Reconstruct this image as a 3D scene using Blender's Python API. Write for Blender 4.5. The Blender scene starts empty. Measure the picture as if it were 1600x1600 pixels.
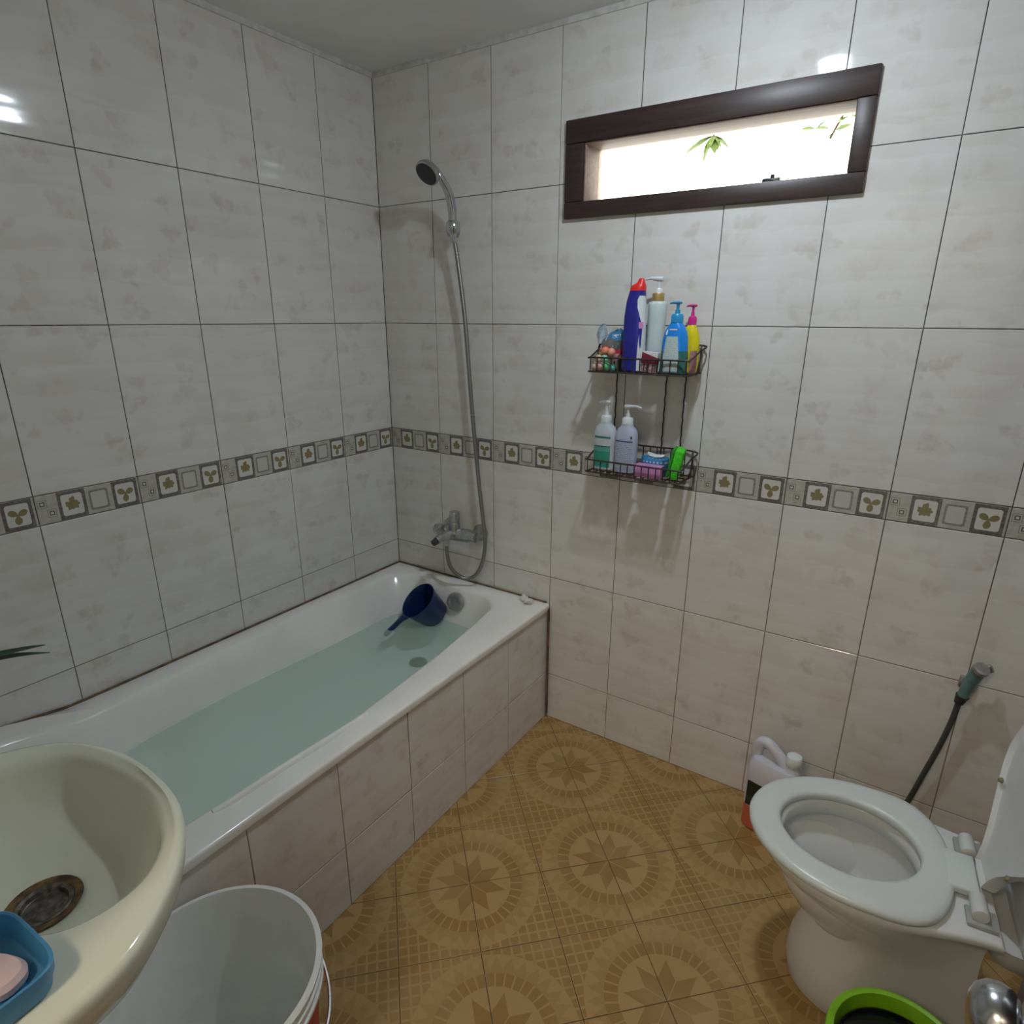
import bpy, bmesh, math, random
from mathutils import Vector, Matrix
random.seed(7)
R_ = math.radians
S = bpy.context.scene
COL = S.collection

# ------------------------------------------------------------------ camera
CX, CY, CZ = 1.79861, -1.83564, 1.48679
YAW, PIT, ROL, FOC, PCY = 0.58483, 0.32079, 0.00324, 979.366, 821.933
fw = Vector((-math.sin(YAW) * math.cos(PIT), math.cos(YAW) * math.cos(PIT), -math.sin(PIT)))
rt = Vector((math.cos(YAW), math.sin(YAW), 0))
up = rt.cross(fw)
r2 = math.cos(ROL) * rt + math.sin(ROL) * up
u2 = -math.sin(ROL) * rt + math.cos(ROL) * up
cd = bpy.data.cameras.new('camera')
cam = bpy.data.objects.new('camera', cd)
COL.objects.link(cam)
cam.matrix_world = Matrix(((r2.x, u2.x, -fw.x, CX), (r2.y, u2.y, -fw.y, CY), (r2.z, u2.z, -fw.z, CZ), (0, 0, 0, 1)))
cd.sensor_fit = 'HORIZONTAL'
cd.sensor_width = 36.0
cd.lens = FOC / 1600 * 36
cd.shift_y = (PCY - 800) / 1600
cd.clip_start = 0.02
S.camera = cam

# ------------------------------------------------------------------ light and exposure
WORLD_STRENGTH = 7.0
BULB_STRENGTH = 640.0
FILL_STRENGTH = 66.0
S.view_settings.view_transform = 'Standard'
S.view_settings.look = 'None'
S.view_settings.gamma = 1.0
S.view_settings.use_curve_mapping = False
S.view_settings.exposure = 0.10
W = bpy.data.worlds.new('daylight')
S.world = W
W.use_nodes = True
W.node_tree.nodes['Background'].inputs[0].default_value = (1.0, 0.97, 0.90, 1)
W.node_tree.nodes['Background'].inputs[1].default_value = WORLD_STRENGTH
S.cycles.max_bounces = 10
S.cycles.diffuse_bounces = 8
S.cycles.glossy_bounces = 5
S.cycles.transparent_max_bounces = 12
S.cycles.sample_clamp_indirect = 6.0
S.cycles.blur_glossy = 0.3


# ------------------------------------------------------------------ node helper
class V:
    """a float socket with arithmetic"""
    def __init__(self, nt, s): self.nt, self.s = nt, s
    def _m(self, op, *a, clamp=False):
        n = self.nt.nodes.new('ShaderNodeMath'); n.operation = op; n.use_clamp = clamp
        for i, x in enumerate((self,) + a):
            if isinstance(x, V): self.nt.links.new(x.s, n.inputs[i])
            else: n.inputs[i].default_value = x
        return V(self.nt, n.outputs[0])
    def __add__(s, o): return s._m('ADD', o)
    def __radd__(s, o): return s._m('ADD', o)
    def __sub__(s, o): return s._m('SUBTRACT', o)
    def __rsub__(s, o): return (s * -1.0) + o
    def __mul__(s, o): return s._m('MULTIPLY', o)
    def __rmul__(s, o): return s._m('MULTIPLY', o)
    def __truediv__(s, o): return s._m('DIVIDE', o)
    def abs(s): return s._m('ABSOLUTE')
    def max(s, o): return s._m('MAXIMUM', o)
    def min(s, o): return s._m('MINIMUM', o)
    def lt(s, o): return s._m('LESS_THAN', o)
    def gt(s, o): return s._m('GREATER_THAN', o)
    def mod(s, o): return s._m('FLOORED_MODULO', o)
    def cos(s): return s._m('COSINE')
    def sin(s): return s._m('SINE')
    def sqrt(s): return s._m('SQRT')
    def pw(s, o): return s._m('POWER', o)
    def atan2(s, o): return s._m('ARCTAN2', o)
    def step(s, a, b):
        n = s.nt.nodes.new('ShaderNodeMapRange'); n.interpolation_type = 'SMOOTHSTEP'
        s.nt.links.new(s.s, n.inputs[0]); n.inputs[1].default_value = min(a, b); n.inputs[2].default_value = max(a, b)
        n.inputs[3].default_value, n.inputs[4].default_value = (0, 1) if a < b else (1, 0)
        return V(s.nt, n.outputs[0])


class Mat:
    def __init__(self, name, color=(.5, .5, .5), rough=.5, metal=0.0, spec=.5, **kw):
        self.m = bpy.data.materials.new(name); self.m.use_nodes = True
        self.nt = self.m.node_tree
        self.b = self.nt.nodes['Principled BSDF']
        self.b.inputs['Base Color'].default_value = (*color, 1)
        self.b.inputs['Roughness'].default_value = rough
        self.b.inputs['Metallic'].default_value = metal
        self.b.inputs['Specular IOR Level'].default_value = spec
        for k, v in kw.items(): self.b.inputs[k.replace('_', ' ')].default_value = v
    def new(self, t, **kw):
        n = self.nt.nodes.new(t)
        for k, v in kw.items(): setattr(n, k, v)
        return n
    def link(self, a, b): self.nt.links.new(a.s if isinstance(a, V) else a, b)
    def coord(self, kind='Object'):
        if not hasattr(self, '_tc'): self._tc = self.new('ShaderNodeTexCoord')
        return self._tc.outputs[kind]
    def wpos(self):
        return self.new('ShaderNodeNewGeometry').outputs['Position']
    def sep(self, vec):
        n = self.new('ShaderNodeSeparateXYZ'); self.link(vec, n.inputs[0])
        return [V(self.nt, o) for o in n.outputs]
    def comb(self, x, y, z=0.0):
        n = self.new('ShaderNodeCombineXYZ')
        for i, a in enumerate((x, y, z)):
            if isinstance(a, V): self.link(a, n.inputs[i])
            else: n.inputs[i].default_value = a
        return n.outputs[0]
    def noise(self, vec, scale, detail=2.0, rough=.5):
        n = self.new('ShaderNodeTexNoise'); self.link(vec, n.inputs['Vector'])
        n.inputs['Scale'].default_value = scale; n.inputs['Detail'].default_value = detail; n.inputs['Roughness'].default_value = rough
        return V(self.nt, n.outputs[0])
    def rnd(self):
        return V(self.nt, self.new('ShaderNodeObjectInfo').outputs['Random'])
    def mix(self, f, a, b):
        n = self.new('ShaderNodeMix', data_type='RGBA')
        if isinstance(f, V): self.link(f, n.inputs[0])
        else: n.inputs[0].default_value = f
        for i, c in ((6, a), (7, b)):
            if isinstance(c, tuple): n.inputs[i].default_value = (*c[:3], 1)
            else: self.link(c, n.inputs[i])
        return n.outputs[2]
    def color(self, c): self.link(c, self.b.inputs['Base Color'])
    def bump(self, h, strength=.3, dist=.001):
        n = self.new('ShaderNodeBump'); n.inputs['Strength'].default_value = strength; n.inputs['Distance'].default_value = dist
        self.link(h, n.inputs['Height']); self.link(n.outputs[0], self.b.inputs['Normal'])


def plain(name, color, rough=.45, var=.12, scale=30, metal=0.0, spec=.5, **kw):
    """a procedural material: the colour with a fine mottling of its own"""
    M = Mat(name, color, rough, metal, spec, **kw)
    n = M.noise(M.coord(), scale, 3)
    dark = tuple(c * (1 - var) for c in color); lite = tuple(min(1, c * (1 + var * .6)) for c in color)
    M.color(M.mix(n.step(.3, .7), dark, lite))
    return M.m


# ------------------------------------------------------------------ materials
def make_wall_tile():
    M = Mat('glazed_wall_tile', rough=.07, spec=.5)
    x, y, z = M.sep(M.coord())
    r = M.rnd()
    ux, uz = x + r * 37.0, z + r * 53.0
    base = (.69, .672, .635)
    vec = M.comb(ux, uz)
    vo = M.new('ShaderNodeTexVoronoi', voronoi_dimensions='2D'); M.link(vec, vo.inputs['Vector'])
    vo.inputs['Scale'].default_value = 9.0; vo.inputs['Randomness'].default_value = .75
    px, py, _ = M.sep(vo.outputs['Position'])
    cr_, cg_, cb_ = M.sep(vo.outputs['Color'])
    dx, dy = ux - px, uz - py
    rad = (dx * dx + dy * dy).sqrt()
    th = dy.atan2(dx) + cr_ * 6.28
    leaf = .027 + (th * 3.0).cos() * .009 + (th * 2.0 + cb_ * 3.0).cos() * .005 + (th * 9.0).cos() * .002
    leaf = leaf * (cg_ * .5 + .75)
    mask = (rad - leaf).step(.005, -.007)
    wob = M.noise(vec, 26, 4, .6)
    mask = mask * wob.step(.35, .62) * (cb_ * .7 + .3)
    cloud = M.noise(vec, 7, 3)
    c = M.mix(cloud.step(.35, .7), base, (.645, .61, .56))
    c = M.mix(mask * .48, c, (.47, .40, .335))
    # pale streaks across the glaze
    st = M.noise(M.comb(ux * 2.0, uz * 15.0), 2.2, 2)
    c = M.mix(st.step(.52, .7) * .35, c, (.74, .725, .69))
    saw = ((z + M.noise(M.comb(ux * 4.0, uz * 2.0), 2.0, 1) * .05) / .066).mod(1.0)
    c = M.mix(saw.step(.0, .97) * .26, c, (.76, .75, .72))
    M.color(c)
    hh = M.noise(M.comb(ux * 3.0, uz * 17.0), 1.3, 1)
    M.bump(hh, .22, .004)
    return M.m


def make_border():
    M = Mat('printed_border_tile', rough=.1)
    x, y, z = M.sep(M.coord())
    base = M.mix(M.noise(M.coord(), 60, 3).step(.35, .7), (.50, .48, .42), (.42, .40, .34))
    white = (.64, .62, .57); dark = (.135, .12, .105); grey = (.235, .22, .20); olive = (.25, .21, .10)
    worn = M.noise(M.coord(), 160, 2).step(.28, .6)
    def rbox(cx, cz, hx, hz, rr):
        ax = ((x - cx).abs() - (hx - rr)).max(0.0); az = ((z - cz).abs() - (hz - rr)).max(0.0)
        return (ax * ax + az * az).sqrt() - rr
    def ins(d): return d.step(.0004, -.0004)
    c = base
    for cx in (.081, .2115):
        c = M.mix(ins(rbox(cx, .038, .0325, .0362, .001)) * (worn * .25 + .75), c, dark)
        c = M.mix(ins(rbox(cx, .038, .0245, .0275, .006)), c, white)
    d = rbox(.1445, .0375, .0235, .0265, .005)
    c = M.mix(ins(d) * (worn * .3 + .7), c, grey)
    c = M.mix(ins(rbox(.1445, .0375, .0185, .0215, .005)), c, (.55, .53, .48))
    for cx, cz in ((.0145, .052), (.0325, .026)):
        c = M.mix(ins(rbox(cx, cz, .0105, .0105, .001)), c, (.27, .255, .21))
        c = M.mix(ins(rbox(cx, cz, .009, .009, .001)), c, (.47, .45, .39))
        c = M.mix(ins(rbox(cx, cz, .0056, .0056, .001)), c, dark)
        c = M.mix(ins(rbox(cx, cz, .0029, .0029, .0005)), c, white)
    # maple leaf
    dx, dz = x - .081, z - .039
    th = dz.atan2(dx); r = (dx * dx + dz * dz).sqrt()
    L = .0152 + ((th - 1.57) * 5.0).cos() * .0016 + ((th - 1.57) * 3.0).cos() * .0016 + (th * 9.0 + 1.0).cos() * .0016 + (th * 4.0 + .6).cos() * .0014
    c = M.mix((r - L).step(.0006, -.0006), c, olive)
    dx, dz = x - .2115, z - .037
    th = dz.atan2(dx); r = (dx * dx + dz * dz).sqrt()
    L = ((th - .45) * 1.5).cos().abs().pw(1.15) * .0215 + .001
    c = M.mix((r - L).step(.0006, -.0006), c, olive)
    M.color(c)
    return M.m


def make_floor_tile():
    M = Mat('patterned_floor_tile', rough=.24, spec=.45)
    x, y, z = M.sep(M.coord())
    r = (x * x + y * y).sqrt(); th = y.atan2(x)
    base = (.38, .235, .088); pale = (.43, .275, .11); dark = (.30, .170, .055); mid = (.315, .182, .060)
    c = base + (1,)
    c = base
    n1 = M.noise(M.coord(), 45, 4, .6)
    # grid of small squares outside the band
    gx = ((x / .02509).mod(1.0) - .5).abs().step(.425, .365); gy = ((y / .02509).mod(1.0) - .5).abs().step(.425, .365)
    grid = gx * gy * (r - .1905).step(-.0008, .0008)
    c = M.mix(grid * .95, M.mix(r.step(.187, .192), base, pale), mid)
    # wide pale band with faint triangles
    tri = ((th / R_(11.25)).mod(1.0) - .5).abs() * 2.0
    tri_m = (tri - (r - .152) / .034).step(-.06, .06)
    band = (r - .149).step(-.0008, .0008) * (r - .1905).step(.0008, -.0008)
    c = M.mix(band, c, M.mix(tri_m * .4, pale, mid))
    # ring of stones
    stone = ((th / R_(10)).mod(1.0) - .5).abs().step(.43, .38)
    ring = (r - .1125).step(-.0007, .0007) * (r - .1445).step(.0007, -.0007)
    c = M.mix(ring, c, M.mix(stone, pale, dark))
    c = M.mix((r - .1125).step(.0007, -.0007), c, pale)
    # eight-pointed star
    a = (th.mod(R_(45)) - R_(22.5)).abs()
    u = r * a.cos(); v = r * a.sin(); t = math.tan(R_(22.5))
    rh = ((u * t - .0012) - v).min((.1 - u) * t - v)
    c = M.mix(rh.step(-.0005, .0005), c, dark)
    c = M.mix(n1.step(.45, .8) * .45, c, (.30, .185, .07))
    c = M.mix(M.noise(M.wpos(), 6, 3).step(.42, .7) * .35, c, (.45, .32, .16))
    c = M.mix(M.rnd() * .18, c, (.30, .185, .07))
    M.color(c)
    M.bump(n1, .08, .001)
    return M.m


def make_grout():
    M = Mat('grout', rough=.85)
    x, y, z = M.sep(M.wpos())
    n = M.noise(M.wpos(), 9, 4)
    c = M.mix((z + n * .5).step(.75, 1.3), (.215, .165, .115), (.085, .078, .070))
    c = M.mix(M.noise(M.wpos(), 31, 3).step(.5, .75) * .6, c, (.30, .27, .23))
    M.color(c)
    return M.m


MAT = {}
MAT['tile'] = make_wall_tile()
MAT['border'] = make_border()
MAT['floor_tile'] = make_floor_tile()
MAT['grout'] = make_grout()
MAT['floor_grout'] = plain('floor_grout', (.07, .043, .016), .8, .3, 40)
MAT['plaster'] = plain('ceiling_paint', (.78, .78, .77), .8, .06, 5)
MAT['mortar'] = plain('white_mortar', (.62, .61, .58), .8, .15, 30)
MAT['hall'] = plain('hall_paint', (.55, .55, .53), .8, .05, 5)


def make_wood(name, dark, lite, rough):
    M = Mat(name, dark, rough)
    x, y, z = M.sep(M.coord())
    n = M.noise(M.comb(x * 2.0, y * 30.0, z * 30.0), 3, 4, .6)
    c = M.mix(n.step(.3, .7), dark, lite)
    M.color(c); M.bump(n, .15, .001)
    return M.m


MAT['wood'] = make_wood('stained_wood', (.030, .017, .014), (.050, .029, .024), .42)
MAT['wood_lit'] = make_wood('pale_lit_wood', (.20, .125, .10), (.27, .175, .145), .6)  # frame wood with outside light put into the colour; sill scrap shares it
MAT['door_wood'] = make_wood('door_wood', (.020, .010, .012), (.034, .017, .018), .4)
MAT['acrylic'] = plain('tub_acrylic', (.86, .845, .80), .16, .05, 6, spec=.5)
MAT['sealant'] = plain('mouldy_sealant', (.15, .095, .055), .8, .5, 30)
MAT['ceramic'] = plain('white_ceramic', (.66, .67, .665), .1, .03, 5)
MAT['cream'] = plain('cream_ceramic', (.68, .685, .55), .13, .04, 5)
MAT['seat'] = plain('seat_plastic', (.60, .645, .625), .28, .03, 8)
MAT['lid'] = plain('lid_plastic', (.60, .615, .61), .25, .03, 8)
MAT['chrome'] = plain('chrome', (.56, .57, .58), .2, .12, 40, metal=1.0)
MAT['chrome_dull'] = plain('worn_chrome', (.52, .52, .515), .34, .2, 60, metal=1.0)
MAT['steel_hose'] = plain('steel_hose', (.34, .33, .30), .38, .2, 90, metal=.9)
MAT['dark_rubber'] = plain('dark_rubber', (.03, .032, .034), .5, .3, 60)
MAT['black'] = plain('black_plastic', (.012, .012, .016), .4, .3, 60)
MAT['dipper'] = plain('navy_plastic', (.004, .018, .095), .3, .15, 20)
MAT['wire'] = plain('rusty_wire', (.040, .024, .018), .5, .5, 90)
MAT['plug'] = plain('drain_metal', (.012, .012, .009), .5, .4, 80)
MAT['lime'] = plain('lime_plastic', (.21, .46, .012), .35, .1, 20)
MAT['bucket'] = plain('white_bucket', (.80, .81, .77), .4, .05, 12)
MAT['red'] = plain('red_print', (.45, .02, .02), .4, .1, 30)
MAT['red_cap'] = plain('red_cap', (.72, .025, .02), .35, .08, 30)
MAT['navy'] = plain('indigo_plastic', (.022, .022, .27), .22, .1, 20)
MAT['white'] = plain('white_plastic', (.68, .71, .70), .3, .03, 20)
MAT['mintwhite'] = plain('mint_white_plastic', (.55, .64, .62), .32, .03, 20)
MAT['gold'] = plain('gold_collar', (.48, .33, .12), .35, .12, 60, metal=.4)
MAT['cyan'] = plain('cyan_plastic', (.02, .27, .52), .3, .08, 30)
MAT['sky'] = plain('blue_bottle', (.01, .23, .70), .28, .08, 30)
MAT['magenta'] = plain('magenta_plastic', (.62, .02, .24), .3, .08, 30)
MAT['yellow'] = plain('yellow_bottle', (.74, .62, .01), .28, .08, 30)
MAT['lilac'] = plain('lilac_bottle', (.46, .49, .60), .3, .05, 20)
MAT['pearl'] = plain('pearl_bottle', (.54, .57, .60), .3, .05, 20)
MAT['pinksoap'] = plain('pink_box', (.62, .26, .52), .4, .08, 40)
MAT['palepink'] = plain('pale_pink_soap', (.70, .50, .47), .5, .08, 40)
MAT['green'] = plain('bright_green_sponge', (.07, .62, .02), .8, .2, 120)
MAT['darkgreen'] = plain('green_scourer', (.02, .30, .015), .9, .3, 200)
MAT['soapdish'] = plain('blue_soap_dish', (.06, .25, .46), .4, .08, 20)
MAT['jug'] = plain('jug_plastic', (.60, .60, .66), .35, .04, 15)
MAT['leafy'] = plain('palm_leaf', (.018, .065, .020), .45, .3, 60)
MAT['paper'] = plain('crumpled_paper', (.66, .65, .60), .8, .1, 60)
MAT['terracotta'] = plain('terracotta', (.30, .12, .06), .8, .2, 40)
MAT['soil'] = plain('potting_soil', (.03, .02, .012), .95, .5, 120)
MAT['teal'] = plain('teal_grey_plastic', (.11, .20, .20), .3, .15, 40)
MAT['outleaf'] = plain('sunlit_leaf', (.075, .125, .004), .6, .3, 40)
MAT['twig'] = plain('twig', (.07, .03, .012), .8, .3, 80)


def bands(name, stops, axis=2, rough=.3, base=None, lines=0.0):
    """print in flat bands along local z: stops = [(z, colour)...]"""
    M = Mat(name, rough=rough)
    p = M.sep(M.coord())
    c = base
    for z0, col in stops:
        c = col if c is None else M.mix(p[axis].step(z0 - .0004, z0 + .0004), c, col)
    if lines:
        row = ((p[2] / .0055).mod(1.0) - .5).abs().step(.22, .14)
        wd = M.noise(M.comb(p[0] * 1.0, p[2] * .4), 330, 1).step(.45, .55)
        c = M.mix(row * wd * lines, c, (.06, .07, .12))
    M.color(c)
    return M.m


# ------------------------------------------------------------------ mesh helpers
def link(name, bm, mats, parent=None, smooth=True, loc=None, recalc=True, sharp=40):
    if recalc: bmesh.ops.recalc_face_normals(bm, faces=bm.faces)
    me = bpy.data.meshes.new(name)
    bm.to_mesh(me); bm.free()
    for m in (mats if isinstance(mats, (list, tuple)) else [mats]): me.materials.append(MAT[m] if isinstance(m, str) else m)
    if smooth:
        for p in me.polygons: p.use_smooth = True
        try: me.set_sharp_from_angle(angle=R_(sharp))
        except Exception: pass
    o = bpy.data.objects.new(name, me); COL.objects.link(o)
    if parent: o.parent = parent
    if loc: o.location = loc
    return o


def thing(name, label, cat, loc=(0, 0, 0), rz=0.0, group=None, rot=None):
    o = bpy.data.objects.new(name, None); COL.objects.link(o); o.empty_display_size = .05
    o.location = loc; o.rotation_euler = rot or (0, 0, rz)
    return tag(o, label, cat, group)


def tag(o, label, cat, group=None, kind=None):
    o['label'] = label; o['category'] = cat
    if group: o['group'] = group
    if kind: o['kind'] = kind
    return o


def struct(o, label=None):
    o['kind'] = 'structure'
    if label: o['label'] = label
    return o


def box(bm, x0, x1, y0, y1, z0, z1, bevel=0.0, seg=2, mi=0):
    vs = [bm.verts.new(p) for p in ((x0, y0, z0), (x1, y0, z0), (x1, y1, z0), (x0, y1, z0), (x0, y0, z1), (x1, y0, z1), (x1, y1, z1), (x0, y1, z1))]
    fs = [bm.faces.new([vs[i] for i in f]) for f in ((0, 3, 2, 1), (4, 5, 6, 7), (0, 1, 5, 4), (1, 2, 6, 5), (2, 3, 7, 6), (3, 0, 4, 7))]
    for f in fs: f.material_index = mi
    if bevel:
        es = list({e for f in fs for e in f.edges})
        bmesh.ops.bevel(bm, geom=es, offset=bevel, segments=seg, affect='EDGES', profile=.5)


def loft(bm, rings, cap0=True, cap1=True, closed=True, mi=0):
    """rings: lists of 3D points, equal counts"""
    vr = [[bm.verts.new(p) for p in r] for r in rings]
    n = len(vr[0])
    for a, b in zip(vr, vr[1:]):
        for i in range(n if closed else n - 1):
            j = (i + 1) % n
            f = bm.faces.new((a[i], a[j], b[j], b[i])); f.material_index = mi
    if cap0: bm.faces.new(list(reversed(vr[0]))).material_index = mi
    if cap1: bm.faces.new(vr[-1]).material_index = mi
    return vr


def oval(cx, cy, z, rx, ry, n=32, e=2.0):
    out = []
    for i in range(n):
        t = 2 * math.pi * i / n; c, s = math.cos(t), math.sin(t)
        out.append((cx + rx * math.copysign(abs(c) ** (2 / e), c), cy + ry * math.copysign(abs(s) ** (2 / e), s), z))
    return out


def lathe(bm, prof, cx=0, cy=0, n=28, cap0=True, cap1=True, mi=0, e=2.0, squash=1.0):
    return loft(bm, [oval(cx, cy, z, r, r * squash, n, e) for r, z in prof], cap0, cap1, mi=mi)


def spline(pts, k=6, closed=False):
    P = [Vector(p) for p in pts]; out = []; n = len(P)
    for i in range(n if closed else n - 1):
        if closed: a, b, c, d = P[i - 1], P[i], P[(i + 1) % n], P[(i + 2) % n]
        else: a, b, c, d = P[max(i - 1, 0)], P[i], P[i + 1], P[min(i + 2, n - 1)]
        for j in range(k):
            t = j / k
            out.append(.5 * ((2 * b) + (c - a) * t + (2 * a - 5 * b + 4 * c - d) * t * t + (3 * b - a - 3 * c + d) * t ** 3))
    if not closed: out.append(P[-1])
    return out


def tube(bm, pts, r, n=8, closed=False, mi=0, cap=True):
    P = [Vector(p) for p in pts]; m = len(P)
    rr = r if isinstance(r, (list, tuple)) else [r] * m
    T = []
    for i in range(m):
        a = P[i - 1] if (closed or i) else P[0]; b = P[(i + 1) % m] if (closed or i < m - 1) else P[-1]
        T.append((b - a).normalized())
    u = T[0].orthogonal().normalized()
    rings = []
    for i in range(m):
        u = (u - T[i] * u.dot(T[i])).normalized(); v = T[i].cross(u)
        rings.append([P[i] + rr[i] * (math.cos(2 * math.pi * k / n) * u + math.sin(2 * math.pi * k / n) * v) for k in range(n)])
    if closed: rings.append(rings[0]); cap = False
    vr = [[bm.verts.new(p) for p in q] for q in (rings[:-1] if closed else rings)]
    if closed: vr.append(vr[0])
    best = 0
    for a, b in zip(vr, vr[1:]):
        off = 0
        if closed and b is vr[0]:
            off = min(range(n), key=lambda s: (a[0].co - b[s].co).length)
        for i in range(n):
            f = bm.faces.new((a[i], a[(i + 1) % n], b[(i + 1 + off) % n], b[(i + off) % n])); f.material_index = mi
    if cap:
        bm.faces.new(list(reversed(vr[0]))).material_index = mi; bm.faces.new(vr[-1]).material_index = mi


def cyl(bm, a, b, r, n=20, r1=None, bev=0.0):
    """capped cylinder / cone with softened ends"""
    a, b = Vector(a), Vector(b); r1 = r if r1 is None else r1
    d = (b - a); L = d.length; d = d.normalized(); u = d.orthogonal().normalized(); v = d.cross(u)
    pr = [(r, 0), (r1, L)] if not bev else [(r - bev, 0), (r - bev * .3, bev * .3), (r, bev), (r1, L - bev), (r1 - bev * .3, L - bev * .3), (r1 - bev, L)]
    loft(bm, [[a + d * h + q * (math.cos(2 * math.pi * i / n) * u + math.sin(2 * math.pi * i / n) * v) for i in range(n)] for q, h in pr])


def interp(tab, x):
    if x <= tab[0][0]: return tab[0][1]
    for (a, fa), (b, fb) in zip(tab, tab[1:]):
        if x <= b:
            t = (x - a) / (b - a); t = t * t * (3 - 2 * t)
            return fa + (fb - fa) * t
    return tab[-1][1]


def interp_l(tab, x):
    if x <= tab[0][0]: return tab[0][1]
    for (a, fa), (b, fb) in zip(tab, tab[1:]):
        if x <= b: return fa + (fb - fa) * (x - a) / (b - a)
    return tab[-1][1]


def newbm(): return bmesh.new()


# ------------------------------------------------------------------ room shell
RX, FY, H = 2.34, -1.95, 2.28
ROWS = [(0, .19), (.19, .59), (.59, .99), (.99, 1.066), (1.066, 1.466), (1.466, 1.866), (1.866, 2.266)]
JOINT = .0012
tile_cache = {}


def cut(rects, hole):
    out = []
    hx0, hx1, hz0, hz1 = hole
    for x0, x1, z0, z1 in rects:
        if x1 <= hx0 or x0 >= hx1 or z1 <= hz0 or z0 >= hz1: out.append((x0, x1, z0, z1)); continue
        if z0 < hz0: out.append((x0, x1, z0, hz0))
        if z1 > hz1: out.append((x0, x1, hz1, z1))
        a, b = max(z0, hz0), min(z1, hz1)
        if x0 < hx0: out.append((x0, hx0, a, b))
        if x1 > hx1: out.append((hx1, x1, a, b))
    return out


def tile_bm(rects, ox, oz):
    bm = newbm()
    for x0, x1, z0, z1 in rects:
        x0 -= ox; x1 -= ox; z0 -= oz; z1 -= oz
        one = len(rects) == 1
        c = .0012 if one else 0.0
        f = [(x0, .006, z0), (x1, .006, z0), (x1, .006, z1), (x0, .006, z1)]
        m = [(x0, c * .6, z0), (x1, c * .6, z0), (x1, c * .6, z1), (x0, c * .6, z1)]
        g = [(x0 + c, 0, z0 + c), (x1 - c, 0, z0 + c), (x1 - c, 0, z1 - c), (x0 + c, 0, z1 - c)]
        loft(bm, [f, m, g] if c else [f, g], False, True)
    return bm


def lay_tiles(wall, length, start, holes, frame, skip=()):
    """frame(x, z) -> world location of a point of the wall seen from inside (x to the right), and rotation about z"""
    edges = [0.0]; e = start
    while e < length - .01: edges.append(e); e += .25
    edges.append(length)
    for ri, (z0, z1) in enumerate(ROWS):
        for a, b in zip(edges, edges[1:]):
            if ri in skip: continue
            ox = a if (b == e or b - a > .249 or a > 0) else b - .25
            rects = [(a + JOINT, b - JOINT, z0 + JOINT, z1 - JOINT)]
            for h in holes: rects = cut(rects, h)
            rects = [q for q in rects if q[1] - q[0] > .004 and q[3] - q[2] > .004]
            if not rects: continue
            border = ri == 3
            key = (border,) + tuple(round(v - w, 4) for q in rects for v, w in zip(q, (ox, ox, z0, z0)))
            if key not in tile_cache:
                o = link('border_tile' if border else 'wall_tile', tile_bm(rects, ox, z0), 'border' if border else 'tile', wall, smooth=False)
                tile_cache[key] = o.data
            else:
                o = bpy.data.objects.new('border_tile' if border else 'wall_tile', tile_cache[key]); COL.objects.link(o); o.parent = wall
            p, rz = frame(ox, z0, random.uniform(-.0002, .0002))
            o.location = p; o.rotation_euler = (random.gauss(0, .0006), 0, rz + random.gauss(0, .0006))


D = .0014                                              # how far the grout lies behind the tile faces
WX0, WX1, WZ0, WZ1 = .774, 1.574, 1.769, 2.027          # hole of the window
bm = newbm()
for q in cut([(-.12, RX + .12, -.1, H + .1)], (WX0, WX1, WZ0, WZ1)): box(bm, q[0], q[1], D, .12, q[2], q[3])
bmesh.ops.remove_doubles(bm, verts=bm.verts, dist=1e-5)
wall_back = struct(link('wall_back', bm, 'grout', smooth=False))
bm = newbm(); box(bm, -.12, -D, FY - .12, D, -.1, H + .1)
wall_left = struct(link('wall_left', bm, 'grout', smooth=False))
bm = newbm(); box(bm, RX + D, RX + .12, FY - .12, D, -.1, H + .1)
wall_right = struct(link('wall_right', bm, 'grout', smooth=False))
DX0, DX1, DZ1 = 1.20, 2.01, 2.05                        # doorway
bm = newbm()
for q in cut([(-.12, RX + .12, -.1, H + .1)], (DX0, DX1, 0, DZ1)): box(bm, q[0], q[1], FY - .12, FY - D, q[2], q[3])
wall_front = struct(link('wall_front', bm, 'grout', smooth=False))
TUBH = .455
lay_tiles(wall_back, RX, .25, [(WX0, WX1, WZ0, WZ1), (0, .75, -.1, TUBH)], lambda x, z, j: ((x, j, z), 0))
lay_tiles(wall_left, -FY, .20, [(-FY - 1.74, -FY, -.1, TUBH)], lambda x, z, j: ((-j, FY + x, z), R_(90)))
lay_tiles(wall_right, -FY, .25, [], lambda x, z, j: ((RX + j, -x, z), R_(-90)), )
lay_tiles(wall_front, RX, .25, [(RX - DX1 - .05, RX - DX0 + .05, 0, DZ1 + .05)], lambda x, z, j: ((RX - x, FY - j, z), R_(180)))

bm = newbm(); box(bm, -.12, RX + .12, FY - .12, .12, H, H + .1)
struct(link('ceiling', bm, 'plaster', smooth=False))
for n_, q in enumerate(((0, RX, -.004, D, 2.2640, H + .002), (-D, .0055, FY, 0, 2.2640, H + .002), (RX - .005, RX + D, FY, 0, 2.2640, H + .002))):
    bm = newbm(); box(bm, *q, bevel=.0015)
    struct(link('trim_%d' % (n_ + 1), bm, 'mortar'))

# floor: 20 cm tiles laid on the diagonal, four to a medallion
bm = newbm(); box(bm, -.12, RX + .12, FY - .12, .12, -.12, -.0012)
floor = struct(link('floor', bm, 'floor_grout', smooth=False))
TS = .2007
FC = (.9675, -.7855)


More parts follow.
